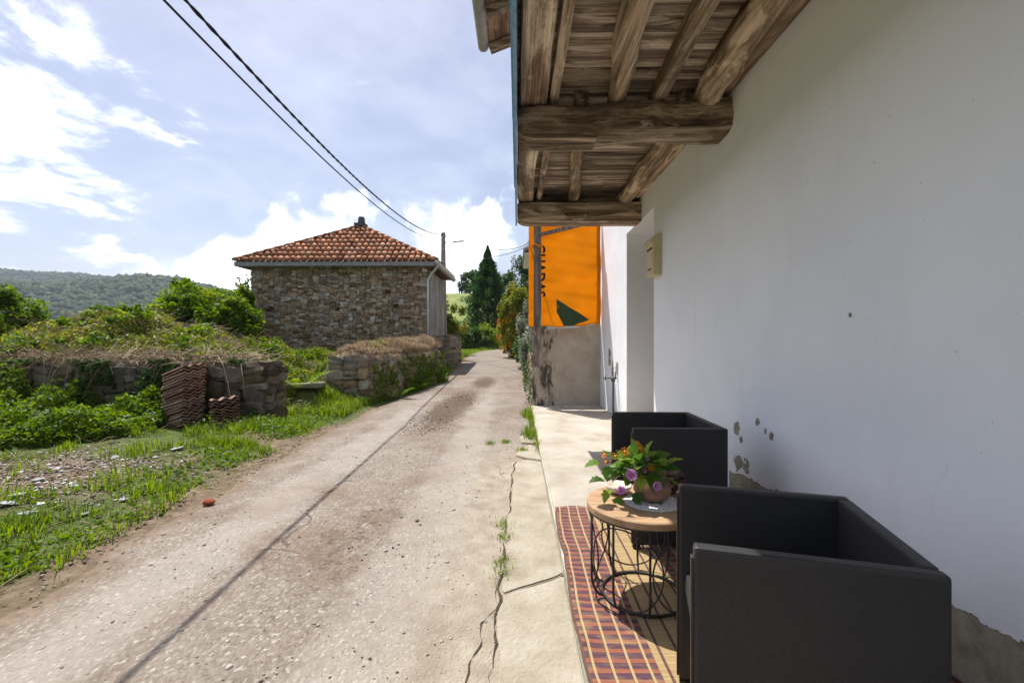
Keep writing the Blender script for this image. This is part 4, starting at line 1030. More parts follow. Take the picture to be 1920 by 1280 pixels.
o = canes('dead_canes', 46, f_dead, .006, m_dry, rc); tag(o, 'pale dead bramble canes hanging over the left wall', 'brambles', kind='stuff')
def f_live(r):
    x = r.uniform(-11, -5.4); y = r.uniform(7.9, 10.5); a = r.uniform(0, 6.28); return (x, y, zs(x, y)), (math.cos(a)*.7, math.sin(a)*.7, 0), r.uniform(.5, 1.1), r.uniform(.7, 1.2)
o = canes('bramble_canes', 90, f_live, .005, m_dry, rc); tag(o, 'arching bramble canes rising from the rubble heap', 'brambles', kind='stuff')
# dry stalks
def stalks(name, P, ln, rad, mat, r=rng, flat=.25):
    n = len(P); a = r.uniform(0, 2*math.pi, n); el = r.normal(size=n)*.35+flat
    d = np.stack([np.cos(a)*np.cos(el), np.sin(a)*np.cos(el), np.sin(el)], 1); l = (ln*r.uniform(.4, 1.6, n))[:, None]
    s_ = np.cross(d, np.array([0, 0, 1.])); s_ /= np.linalg.norm(s_, axis=1)[:, None]+1e-9; u = np.cross(s_, d); w_ = (rad*r.uniform(.6, 1.5, n))[:, None]
    bend = np.stack([np.zeros(n), np.zeros(n), -l[:, 0]*r.uniform(0, .35, n)], 1)
    ring = lambda c, f: [c+s_*w_*f, c-s_*w_*.5*f+u*w_*.87*f, c-s_*w_*.5*f-u*w_*.87*f]
    V = np.stack(ring(P, 1)+ring(P+d*l*.5, .85)+ring(P+d*l+bend, .4), 1).reshape(-1, 3)
    b = np.arange(n)*9; Fs = []
    for s0 in (0, 3):
        for k in range(3): Fs.append(np.stack([b+s0+k, b+s0+(k+1) % 3, b+s0+3+(k+1) % 3, b+s0+3+k], 1))
    return link(name, mesh_np(name, V, np.concatenate(Fs), mat, rnd=np.repeat(r.random(n), 9)))
x, y = scatter(16000, (-12, -4.2, 7.05, 11.2), lambda x, y: np.clip(.7*np.exp(-((y-7.5)/.4)**2)+.15+.5*np.exp(-((x+8)/1.6)**2-((y-10)/1.2)**2), .1, 1))
P = on_ground(x, y); P[:, 2] = np.maximum(P[:, 2], np.where(y < 7.75, .97, -9))+rng.random(len(P))*.16
o = stalks('dry_stalks', P, .34, .0055, m_dry); tag(o, 'tangle of dry brown stalks on top of the rubble heap', 'dry stalks', kind='stuff')
x, y = scatter(2600, (-6.5, -2.75, 2.2, 7), lambda x, y: .25+.75*debris(x, y))
o = stalks('dry_twigs', on_ground(x, y, .015), .13, .0035, m_dry, flat=.02); tag(o, 'dry twigs and straw strewn over the bare verge', 'twigs', kind='stuff')
# dry grass on the roadside wall
n_ = 9000; u = rng.uniform(0, 3.9, n_); v = rng.uniform(-.95, .05, n_)
ca, sa = math.cos(R(-12.5)), math.sin(R(-12.5)); lx, ly = v, u
x = -3.05+lx*ca-ly*sa; y = 9.3+lx*sa+ly*ca
P = np.stack([x, y, np.full(n_, 1.0)+.035*u+.10*fbm(x*2, y*2)+.18*np.exp(-((v+.45)/.3)**2)], 1)
o = blades('dry_wall_grass', P, .05+.22*np.clip(fbm(x*2.6, y*2.6+3)*2.2-.5, 0, 1), .008, m_dry, 1.7, val=.15+.8*fbm(x*4, y*4)); tag(o, 'dry straw coloured grass matted on the roadside wall', 'dry grass', kind='stuff')
MBt = MB()
nn_ = 30; Vt = []
for i in range(nn_+1):
    for j in range(9):
        u_ = 3.9*i/nn_; v_ = -.98+1.03*j/8; x_ = -3.05+v_*ca-u_*sa; y_ = 9.3+v_*sa+u_*ca
        Vt.append((x_, y_, .97+.035*u_+.10*float(fbm(x_*2, y_*2))+.17*math.exp(-((v_+.45)/.3)**2)-(.16 if j in (0, 8) or i in (0, nn_) else 0)))
S(MBt.add(Vt, [(i*9+j, (i+1)*9+j, (i+1)*9+j+1, i*9+j+1) for i in range(nn_) for j in range(8)]).build('wall_top_soil', M('dry_turf', [(.3, (.13, .09, .05)), (.7, (.27, .20, .12))], scale=12, bump=.03, bscale=30, kind='World'), smooth_=True))
n_ = 5200; u = rng.uniform(0, 3.9, n_); z = rng.random(n_)**2.6*.85; v = .06+rng.random(n_)*.25*(1-z)
k = rng.random(n_) < sstep(.40, .6, fbm(u*1.6+4, z*2)+.12*(u > 1.4)); x = (-3.05+v*ca-u*sa)[k]; y = (9.3+v*sa+u*ca)[k]
P = np.stack([x, y, zg(x, y)+z[k]], 1)
o = foliage('wall_foot_plants', P, .075, m_lf, up=.4, val=rng.random(len(P))); tag(o, 'green plants climbing the foot of the roadside wall', 'plants', kind='stuff')
n_ = 2600; u = rng.uniform(0, 3.9, n_); v = rng.uniform(-.95, .05, n_); k = rng.random(n_) < sstep(.5, .6, fbm(u*2.2+9, v*2.2))
x = (-3.05+v*ca-u*sa)[k]; y = (9.3+v*sa+u*ca)[k]; P = np.stack([x, y, 1.02+.035*u[k]+.10*fbm(x*2, y*2)+.18*np.exp(-((v[k]+.45)/.3)**2)+rng.random(k.sum())*.12], 1)
o = foliage('wall_top_weeds', P, .05, m_bram, up=.5, val=rng.random(len(P))); tag(o, 'green weeds among dry grass on the roadside wall', 'weeds', kind='stuff')
# ferns
def fern(c, ln, nf, seed, label):
    r = random.Random(seed); e = empty('fern', c, label, 'fern', 'ferns by the roadside wall')
    for k in range(nf):
        a = k*2*math.pi/nf+r.uniform(-.4, .4); l = ln*r.uniform(.75, 1.15); V = []; fs = []; m_ = 13
        for i in range(m_):
            s_ = (i+.5)/m_; h = l*(.95*s_-.55*s_*s_); q = l*.75*s_
            c0 = Vector((math.cos(a)*q, math.sin(a)*q, h)); sd_ = Vector((-math.sin(a), math.cos(a), 0)); w_ = l*.19*math.sin(math.pi*min(1, s_*.9+.12))
            fw = Vector((math.cos(a), math.sin(a), .3))*l/m_
            for sg in (1, -1):
                b_ = len(V); V += [c0, c0+fw*.7, c0+sd_*w_*sg+fw*.55-Vector((0, 0, w_*.2))]; fs.append((b_, b_+1, b_+2))
        me = mesh_np('frond', np.array([v[:] for v in V]), fs, m_fern, rnd=np.full(len(V), r.uniform(.3, .9))); link('frond', me, e)
for (px, py, d, ln, lab) in ((745, 740, 9.9, .55, 'large fern at the near corner of roadside wall'), (722, 742, 9.6, .35, 'small fern beside the large one at roadside wall'), (560, 735, 8.7, .8, 'tall bright fern in the grassy gap between walls'), (785, 722, 11.2, .4, 'fern growing halfway along the roadside wall')):
    x = (px-970)/F*d; fern((x, d, zs(x, d)), ln, 8, px, lab)
# trees and shrubs
bush('shrub', 'bright green shrub mass between rubble heap and barn', 'shrub', (-9.85, 14.2, 1.9), (1.45, 1.4, 1.15), 24000, .12, m_lf, nclump=110, tight=.22, seed=2)
bush('shrub', 'bright green sapling against the left corner of barn', 'shrub', (-9.15, 14.9, 1.95), (.6, .55, 1.15), 7000, .12, m_lime, nclump=50, tight=.24, seed=3)
bush('young_tree', 'slender leafy young tree sticking up behind the shrubs', 'tree', (-10.9, 14.6, 2.3), (.5, .45, 1.0), 3500, .12, m_lf, nclump=30, tight=.22, seed=4)
bush('oak_tree', 'dark leafy tree behind the shrubs left of barn', 'tree', (-12.4, 21.5, 2.2), (1.6, 1.6, 2.0), 12000, .14, m_lf_d, nclump=70, seed=5)
bush('ash_tree', 'dark green tree rising beyond the left end of brambles', 'tree', (-15.75, 13.2, 1.55), (1.35, 1.4, 1.4), 16000, .14, m_lf, nclump=80, tight=.2, seed=6)
bush('shrub', 'yellow green bush between barn side and telegraph pole', 'shrub', (-3.85, 24.5, 2.3), (1.0, 1.0, 1.5), 9000, .15, m_bram, nclump=60, seed=7)
bush('shrub', 'small dark bush at roadside below the meadow', 'shrub', (-3.3, 30.5, 1.3), (1.3, 1.2, .9), 8000, .15, m_lf_d, nclump=50, seed=8)
bush('shrub', 'rounded green bush in front of the conifer', 'shrub', (-2.1, 32.0, 1.25), (1.5, 1.2, 1.15), 12000, .13, m_lf, nclump=70, seed=9)
bush('shrub', 'dark green hedge bush right of the rounded bush', 'shrub', (-4.6, 33.0, 1.7), (1.2, 1.0, 1.0), 8000, .15, m_lf_d, nclump=50, seed=19)
# conifer
def conifer(label, x, y, zb, h, rad, n, seed):
    r = np.random.default_rng(seed); e = empty('conifer', (x, y, zb), label, 'tree')
    s_ = r.random(n)**.75; prof = rad*np.minimum(1, (1-s_)*1.9)*(.62+.38*np.sqrt(1-s_))
    a = r.uniform(0, 2*math.pi, n); lump = .80+.34*np.sin(a*5+s_*23)*np.sin(a*3-s_*31)+.12*r.normal(size=n)
    rr_ = prof*lump*(1-.45*r.random(n)**2)
    P = np.stack([x+rr_*np.cos(a), y+rr_*np.sin(a), zb+.1+s_*h], 1)
    D = np.stack([np.cos(a)*.6, np.sin(a)*.6, np.full(n, .8)], 1)
    foliage('crown', P, .20, m_conif, e, (x, y, zb), .2, .34, np.clip(lump-.45, 0, 1), D=D, r=r)
    MB().tube([(x, y, zb-.1), (x, y, zb+h*.96)], [.16, .02], 8).build('trunk', m_bark, e, (x, y, zb), smooth_=True)
conifer('tall pointed dark conifer at the bend of road', -2.35, 36.0, .9, 7.9, 2.0, 30000, 11)
bush('oak_tree', 'broad dark tree behind the conifer and hedge', 'tree', (1.1, 42, 5.6), (3.2, 2.4, 3.6), 30000, .22, m_lf_d, nclump=120, tight=.2, seed=12)
bush('oak_tree', 'lone round tree standing on the meadow crest', 'tree', (-8.4, 86, 12.2), (2.6, 2.6, 2.6), 6000, .5, m_lf_d, nclump=50, seed=13)
bush('hedge_shrub', 'yellow green shrub with orange blossom leaning over road', 'shrub', (-.1, 22.5, 2.3), (.8, 1.0, 1.75), 12000, .13, m_bram, nclump=80, seed=14)
r14 = np.random.default_rng(15); P, v_ = clump_points((-.45, 21.9, 1.9), (.55, .5, 1.2), 900, 40, r14, .16)
hs_ = foliage('orange_blossom', P, .10, m_oran, None, (0, 0, 0), val=v_, r=r14); tag(hs_, 'orange blossom trailing down the roadside shrub', 'blossom', kind='stuff')
bush('hedge_shrub', 'grey silver leaved shrub beside the orange tarpaulin', 'shrub', (.42, 13.6, 1.55), (.42, 1.2, 1.15), 9000, .085, m_silver, nclump=70, tight=.24, seed=16)
bush('hedge_shrub', 'low dark hedge at roadside below the silver shrub', 'shrub', (.45, 17.0, 1.2), (.55, 2.2, 1.0), 9000, .10, m_lf_d, nclump=70, seed=17)
bush('hedge_shrub', 'small bright weed bush at the foot of hedge', 'shrub', (.18, 20.0, .75), (.35, .6, .45), 2500, .09, m_lime, nclump=30, seed=18)
n_ = 5000; y = rng.uniform(9.2, 20, n_); z = rng.random(n_)**1.2*1.2; x = .30-rng.random(n_)*.14*(1.3-z)+.03
k = rng.random(n_) < sstep(.42, .56, fbm(y*1.4, z*2+3)); P = np.stack([x, y, rz(y)+z], 1)[k]
o = foliage('roadside_ivy', P, .06, m_lf_d, up=.2, val=rng.random(k.sum())); tag(o, 'ivy and weeds clinging to low wall past the parapet', 'ivy', kind='stuff')
# tall dry seed heads by the barn
for (px, d, lab) in ((664, 12.6, 'arching dry weed stalk in front of barn'), (690, 12.9, 'upright dry seed stalk in front of barn')):
    x = (px-970)/F*d; z0 = zs(x, d); e = empty('dry_weed', (x, d, z0), lab, 'weed', None)
    for k in range(4):
        a = k*1.7+px; mb = MB(); ln_ = .95-.12*k
        mb.tube([(0, 0, 0), (math.cos(a)*.06, math.sin(a)*.06, ln_*.6), (math.cos(a)*.28, math.sin(a)*.1, ln_), (math.cos(a)*.5, math.sin(a)*.14, ln_*.97)], [.008, .006, .005, .003], 5)
        o = mb.build('stalk', m_dry, e, (0, 0, 0))

# ------------------------------------------------------------------ pole, lamp, cables
m_pole = M('grey_concrete_pole', [(.3, (.20, .19, .175)), (.7, (.33, .32, .30))], scale=7, bump=.006, bscale=40)
m_black = M('black_cable', [(.3, (.012, .012, .013)), (.7, (.03, .03, .032))], bump=0, rough=.6)
PX, PY = -3.58, 22.0; PZ = zs(PX, PY)
pole = empty('utility_pole', (PX, PY, PZ), 'grey concrete utility pole with small street lamp behind barn', 'utility pole'); po = (PX, PY, PZ)
V = []
for z, s_ in ((PZ-.3, .16), (6.62, .095)): V += [(PX-s_, PY-s_*.8, z), (PX+s_, PY-s_*.8, z), (PX+s_, PY+s_*.8, z), (PX-s_, PY+s_*.8, z)]
MB().add(V, [(0, 1, 2, 3), (4, 5, 6, 7)]+[(k, (k+1) % 4, 4+(k+1) % 4, 4+k) for k in range(4)]).build('shaft', m_pole, pole, po)
o = MB().tube([(PX+.08, PY, 6.12), (PX+.5, PY, 6.17)], .02, 8).build('lamp_arm', m_pole, pole, po, smooth_=True)
MB().box((PX+.74, PY, 6.19), (.52, .16, .06), Matrix.Rotation(R(-3), 3, 'Y')).build('lamp_head', m_pole, o, None, bevel=.015).location = (-po[0], -po[1], -po[2])
MB().tube([(PX+.1, PY, 6.5), (PX+.28, PY, 6.46), (PX+.25, PY, 6.36), (PX+.1, PY, 6.42)], .025, 8).build('cable_loop', m_black, pole, po, smooth_=True)
MB().box((PX, PY-.1, 6.45), (.24, .05, .05)).build('bracket', m_zinc, pole, po)
def cable(label, pts, r_, twist=0, n=8, grp=None):
    """pts: three points of a sagging line; runs as a parabola through them"""
    p = np.array(pts); m_ = 90; yv = p[:, 1]; t_ = np.linspace(0, 1, m_)
    ts = (np.cumsum(np.r_[0, np.linalg.norm(np.diff(p, axis=0), axis=1)])); ts = ts/ts[-1]
    Q = np.stack([np.polyval(np.polyfit(ts, p[:, i], 2), t_) for i in range(3)], 1)
    if twist:
        V = []
        o = empty('overhead_cable', tuple(p[0]), label, 'cable', grp)
        m_ = 420; t_ = np.linspace(0, 1, m_); Q = np.stack([np.polyval(np.polyfit(ts, p[:, i], 2), t_) for i in range(3)], 1)
        L_ = np.linalg.norm(p[-1]-p[0])
        for s in range(2):
            ph = t_*L_/.42*2*math.pi+s*math.pi
            W = Q+np.stack([np.cos(ph), np.zeros(m_), np.sin(ph)], 1)*twist
            MB().tube(W, r_, 6).build('strand', m_black, o, tuple(p[0]), smooth_=True)
        return o
    o = MB().tube(Q, r_, n).build('overhead_cable', m_black, smooth_=True); return tag(o, label, 'cable', grp)
PT = (PX+.0, PY-.12, 6.5)
cable('thick twisted black cable sagging from pole over the road', [PT, (-2.99, 8.0, 4.36), (-2.15, -6.0, 4.62)], .0105, .0085)
cable('thinner black cable running beside the twisted overhead cable', [(PX, PY-.12, 6.28), (-2.99+.075, 7.9, 4.10), (-2.15+.075, -6.1, 4.36)], .010)
def at3(px, py, d): return at(px, py, d)
cable('slack upper cable from pole towards the house', [(PX+.1, PY, 6.0), at3(930, 468, 15.5), at3(992, 452, 8.78)], .008)
cable('slack lower cable from pole towards the house', [(PX+.1, PY, 5.05), at3(930, 481, 15.5), at3(992, 457, 8.78)], .008)
cable('thin drop cable from pole down to the barn roof', [(PX-.08, PY-.1, 6.3), at3(817, 462, 21.0), (-3.45, 19.4, 4.9)], .010)
cable('second thin drop cable from pole to barn eave', [(PX-.08, PY-.1, 6.0), at3(818, 468, 21.0), (-3.35, 19.9, 4.75)], .007)

# neighbour's house beyond the hedge
NH = (3.4, 25, .8); nh = empty('neighbour_house', NH, 'white gabled house showing an eave behind the tarpaulin post', 'house')
m_white = M('white_wall', [(.3, (.62, .61, .58)), (.7, (.74, .73, .71))], bump=.004)
MB().box((3.6, 25.2, 3.2), (5.4, 4.0, 5.0)).build('wall', m_white, nh, NH)
m_gtile = M('grey_roof_tile', [(.3, (.16, .13, .11)), (.7, (.30, .26, .22))], scale=14, bump=.02, bscale=18)
for sg in (1, -1):
    x0 = 3.6-sg*3.3; V = [(x0, 22.8, 5.83), (x0, 27.6, 5.83), (3.6, 27.6, 7.5), (3.6, 22.8, 7.5)]
    MB().add(V+[(a, b_, c+.16) for a, b_, c in V], [(0, 1, 2, 3), (4, 5, 6, 7)]+[(k, (k+1) % 4, 4+(k+1) % 4, 4+k) for k in range(4)]).build('roof_slope', m_gtile, nh, NH)
    V = [(x0+sg*.05, 22.84, 5.80), (x0+sg*.05, 27.5, 5.80), (x0+sg*.75, 27.5, 5.80), (x0+sg*.75, 22.84, 5.80)]
    MB().add(V+[(a, b_, c-.05) for a, b_, c in V], [(0, 1, 2, 3), (4, 5, 6, 7)]+[(k, (k+1) % 4, 4+(k+1) % 4, 4+k) for k in range(4)]).build('eave', m_white, nh, NH)
MB().add([(.9, 23.19, 5.7), (6.3, 23.19, 5.7), (3.6, 23.19, 7.4)], [(0, 1, 2)]).build('gable', m_white, nh, NH)

# ------------------------------------------------------------------ roof tiles stacked against the left wall
m_oldtile = stone_mat('old_stacked_tile', [(0, (.24, .13, .09)), (.4, (.36, .20, .14)), (.75, (.42, .27, .19)), (1, (.50, .36, .26))], vary=.25)
V = []; nw = 19
for xx in (-.26, .26):
    for th_ in (0, -.017):
        for k in range(nw):
            u = k/(nw-1); V.append((xx, (u-.5)*.34, .017*math.sin(u*2*math.pi*2.5)+th_))
fs = []
for k in range(nw-1): fs += [(k, k+1, 2*nw+k+1, 2*nw+k), (nw+k, 3*nw+k, 3*nw+k+1, nw+k+1), (k, nw+k, nw+k+1, k+1), (2*nw+k, 2*nw+k+1, 3*nw+k+1, 3*nw+k)]
fs += [(0, 2*nw, 3*nw, nw), (nw-1, 2*nw-1, 4*nw-1, 3*nw-1)]
stile = mesh_np('clay_tile', V, fs, m_oldtile)
def stack(c, n, a, tilt, lab, grp, pitch=.044, sc_=1):
    for k in range(n):
        o = bpy.data.objects.new('clay_tile', stile); col.objects.link(o); tag(o, lab, 'tile', grp)
        ax = Vector((math.sin(tilt)*.0, 0, 1)); lean_ = .10*k*pitch
        o.location = (c[0]+random.uniform(-.012, .012)-lean_*.8, c[1]+random.uniform(-.012, .012)+lean_*1.2, c[2]+k*pitch)
        o.rotation_euler = (R(7)+random.uniform(-.015, .015), -tilt+random.uniform(-.02, .02), a+random.uniform(-.04, .04)); o.scale = (sc_, 1, 1)
stack((-4.98, 6.72, .10), 20, R(-24), R(15), 'corrugated terracotta roof tile in the tall stack leaning on stone wall', 'tall stack of roof tiles by the left wall')
stack((-4.42, 6.80, .14), 9, R(-50), R(6), 'corrugated terracotta roof tile in the short stack beside the tall one', 'short stack of roof tiles by the left wall')

# ------------------------------------------------------------------ litter, stones
def flake_me(mat, seed, n=7):
    r = random.Random(seed); bm = bmesh.new(); bmesh.ops.create_icosphere(bm, subdivisions=1, radius=1)
    for v in bm.verts: v.co = Vector((v.co.x*r.uniform(.6, 1.2), v.co.y*r.uniform(.6, 1.2), v.co.z*r.uniform(.15, .45)))
    me = bpy.data.meshes.new('flake'); bm.to_mesh(me); bm.free(); me.materials.append(mat); return me
m_scrap = M('white_scrap', [(.3, (.42, .42, .42)), (.6, (.68, .68, .69)), (.8, (.78, .78, .79))], scale=14, bump=.01, bscale=60, rough=.6)
for k, (px, py, s_) in enumerate(((20, 945, .09), (40, 975, .075), (150, 970, .045), (325, 855, .09), (205, 872, .07), (130, 925, .05), (60, 915, .06), (225, 945, .05), (30, 1000, .04), (95, 895, .05), (185, 885, .04), (5, 960, .09))):
    d = F*CZ/(py-640); x = (px-970)/F*d
    o = bpy.data.objects.new('plastic_scrap', flake_me(m_scrap, 50+k)); col.objects.link(o); o.location = (x, d, zs(x, d)+.02); o.scale = (s_, s_*.7, s_*.5); o.rotation_euler = (random.uniform(-.2, .2), random.uniform(-.2, .2), k*1.3)
    tag(o, 'crumpled white scrap lying on the burnt debris patch', 'litter', 'white scraps on the debris patch')
m_chip = leaf_mat('debris_chips', [(0, (.03, .028, .026)), (.25, (.12, .09, .065)), (.5, (.27, .22, .17)), (.7, (.42, .40, .37)), (1, (.70, .69, .68))], 0, .9)
def chips(name, x, y, z, size, mat, r=rng, rv=None):
    n = len(x); s_ = size*np.exp(r.normal(size=n)*.5)
    q = IV[None]*np.stack([s_, s_*r.uniform(.5, 1, n), s_*r.uniform(.15, .5, n)], 1)[:, None]*(1+r.uniform(-.3, .3, (n, len(IV), 1)))
    a = r.uniform(0, 2*math.pi, n)[:, None]; X_ = q[..., 0]*np.cos(a)-q[..., 1]*np.sin(a); Y_ = q[..., 0]*np.sin(a)+q[..., 1]*np.cos(a)
    V = np.stack([X_+x[:, None], Y_+y[:, None], q[..., 2]+z[:, None]], -1).reshape(-1, 3)
    Fc = (IF[None]+(np.arange(n)*len(IV))[:, None, None]).reshape(-1, 3)
    return link(name, mesh_np(name, V, Fc, mat, rnd=np.repeat(r.random(n) if rv is None else rv, len(IV))))
x, y = scatter(16000, (-6.5, -2.9, 2.6, 6.6), lambda x, y: debris(x, y)**1.3)
o = chips('debris', x, y, zg(x, y)+.008, .010, m_chip); tag(o, 'ash, rubble and rubbish strewn on the bare patch', 'debris', kind='stuff')
m_pebble2 = leaf_mat('verge_pebbles', [(0, (.10, .075, .05)), (.5, (.22, .17, .125)), (1, (.42, .37, .31))], 0, .9)
x, y = scatter(2600, (-3.1, -2.2, 1.4, 9), lambda x, y: np.exp(-((x-road_l(y)+.1)/.16)**2))
o = chips('verge_gravel', x, y, zg(x, y)+.01, .0065, m_pebble2); tag(o, 'loose gravel and crumbs along the road edge', 'gravel', kind='stuff')
m_pebble = leaf_mat('pebbles', [(0, (.10, .08, .06)), (.5, (.24, .20, .17)), (1, (.42, .38, .34))], 0, .9)
x = rng.uniform(-2.4, .1, 2600); y = 1.5+rng.random(2600)**1.6*9
xx_ = (x-road_l(y))/(road_r(y)-road_l(y)); zc = rz(y)+.004+.03*(1-(xx_*2-1)**2)
o = chips('road_grit', x, y, zc+.002, .0042, m_pebble); tag(o, 'small loose grit scattered over the worn road', 'grit', kind='stuff')
x, y = scatter(12000, (-2, -.3, 6.2, 13.5), lambda x, y: np.clip(1.25-(((x+1.25-.04*(y-8.7))/.5)**2+((y-8.7)/2.7)**2), 0, 1)*.8)
xx_ = (x-road_l(y))/(road_r(y)-road_l(y)); zc = rz(y)+.004+.03*(1-(xx_*2-1)**2)
m_dung = leaf_mat('dark_litter', [(0, (.03, .018, .010)), (.6, (.085, .05, .028)), (1, (.24, .16, .09))], 0, .95)
o = chips('leaf_litter', x, y, zc+.001, .006, m_dung); tag(o, 'dark brown plant litter trodden into the road', 'litter', kind='stuff')
m_brick = M('brick_red', [(.3, (.22, .05, .025)), (.7, (.36, .095, .045))], scale=20, bump=.006, bscale=90)
bm = bmesh.new(); bmesh.ops.create_icosphere(bm, subdivisions=3, radius=1)
for v in bm.verts:
    p = v.co; q = 1+.09*math.sin(p.x*5+1)*math.cos(p.y*4)+.05*math.sin(p.z*9); v.co = Vector((p.x*.047*q, p.y*.036*q, p.z*.027*q))
me = bpy.data.meshes.new('brick_lump'); bm.to_mesh(me); bm.free(); me.materials.append(m_brick); me.polygons.foreach_set('use_smooth', [True]*len(me.polygons))
d = F*CZ/(951-640); x = (387-970)/F*d; o = link('brick_lump', me, None, (x, d, zs(x, d)+.035)); tag(o, 'rounded red brick lump at the edge of road', 'stone')

# ------------------------------------------------------------------ straw mat on the terrace
m, t, b = new_mat('striped_straw')
wv = coords(t, 'World'); sp = N(t, 'ShaderNodeSeparateXYZ'); L(t, wv, sp.inputs[0])
u = N(t, 'ShaderNodeAttribute', attribute_name='rnd').outputs['Fac']
per = math_n(t, 'FRACT', math_n(t, 'DIVIDE', u, .56))
coloured = math_n(t, 'MAXIMUM', math_n(t, 'LESS_THAN', per, .50), math_n(t, 'GREATER_THAN', per, .985))
straws = noise(t, coords(t, 'World', (3, 330, 3)), 1, 3, .6)
ry = math_n(t, 'FRACT', math_n(t, 'DIVIDE', math_n(t, 'ADD', sp.outputs[1], math_n(t, 'MULTIPLY', straws, .012)), .056))
str_c = ramp(t, straws, [(.3, (.34, .22, .09)), (.5, (.50, .36, .17)), (.7, (.62, .48, .26))])
dye = ramp(t, ry, [(0, (.075, .028, .068)), (.55, (.09, .034, .075)), (.59, (.36, .095, .05)), (.68, (.44, .17, .085)), (.74, (.28, .03, .03)), (.82, (.44, .15, .075)), (.96, (.34, .085, .05)), (1, (.075, .028, .068))])
dye = mixc(t, ramp(t, straws, [(.35, (.75,)*3), (.65, (.0,)*3)]), dye, mixc(t, .5, dye, (.32, .20, .13)))
fade = smooth(t, noise(t, coords(t, 'World', (9, 22, 1)), 1.0, 3), .48, .68)
dye = mixc(t, math_n(t, 'MULTIPLY', fade, .35), dye, str_c)
c = mixc(t, coloured, str_c, dye)
# stitching cords along the mat
cord = math_n(t, 'ABSOLUTE', math_n(t, 'SUBTRACT', math_n(t, 'FRACT', math_n(t, 'DIVIDE', u, .07)), .5))
cl_ = smooth(t, cord, .10, .06); cord_c = mixc(t, coloured, ramp(t, math_n(t, 'FRACT', math_n(t, 'DIVIDE', sp.outputs[1], .03)), [(0, (.10, .03, .06)), (1, (.20, .07, .06))]), (.58, .43, .22))
c = mixc(t, math_n(t, 'MULTIPLY', cl_, .92), c, cord_c)
edge_ = math_n(t, 'LESS_THAN', u, .012); c = mixc(t, edge_, c, (.16, .085, .055))
L(t, c, b.inputs['Base Color']); b.inputs['Roughness'].default_value = .7
reed = math_n(t, 'ABSOLUTE', math_n(t, 'SINE', math_n(t, 'MULTIPLY', sp.outputs[1], 760)))
bumpn(t, b, math_n(t, 'ADD', math_n(t, 'ADD', reed, straws), math_n(t, 'MULTIPLY', cl_, -1.5)), .0025)
ysm = np.linspace(.5, 3.42, 110); V = []; U_ = []; nxm = 40
for j, y in enumerate(ysm):
    xe = .258+.009*math.sin(y*5.2+.3)+.03*sstep(2.9, 3.4, y)+.002*math.sin(y*17)
    yj = y
    for i in range(nxm+1):
        x = xe+(1.615-xe)*(i/nxm)**1.25
        z = .106+.004*float(vn(x*6, y*6))+.010*math.exp(-((x-xe)/.05)**2)*math.sin(y*11)**2-(max(0, XT-x)*.25)
        V.append((x, yj+(.012*math.sin(x*19) if j == 109 else 0), z)); U_.append(x-(.256+(xe-.256)*math.exp(-(x-xe)/.22)))
Fq = [(j*(nxm+1)+i, j*(nxm+1)+i+1, (j+1)*(nxm+1)+i+1, (j+1)*(nxm+1)+i) for j in range(109) for i in range(nxm)]
o = link('straw_mat', mesh_np('straw_mat', np.array(V), np.array(Fq), m, rnd=U_, smooth_=True)); tag(o, 'striped purple and orange straw mat under the table and chairs', 'mat')
md = o.modifiers.new('thick', 'SOLIDIFY'); md.thickness = .005; md.offset = 1

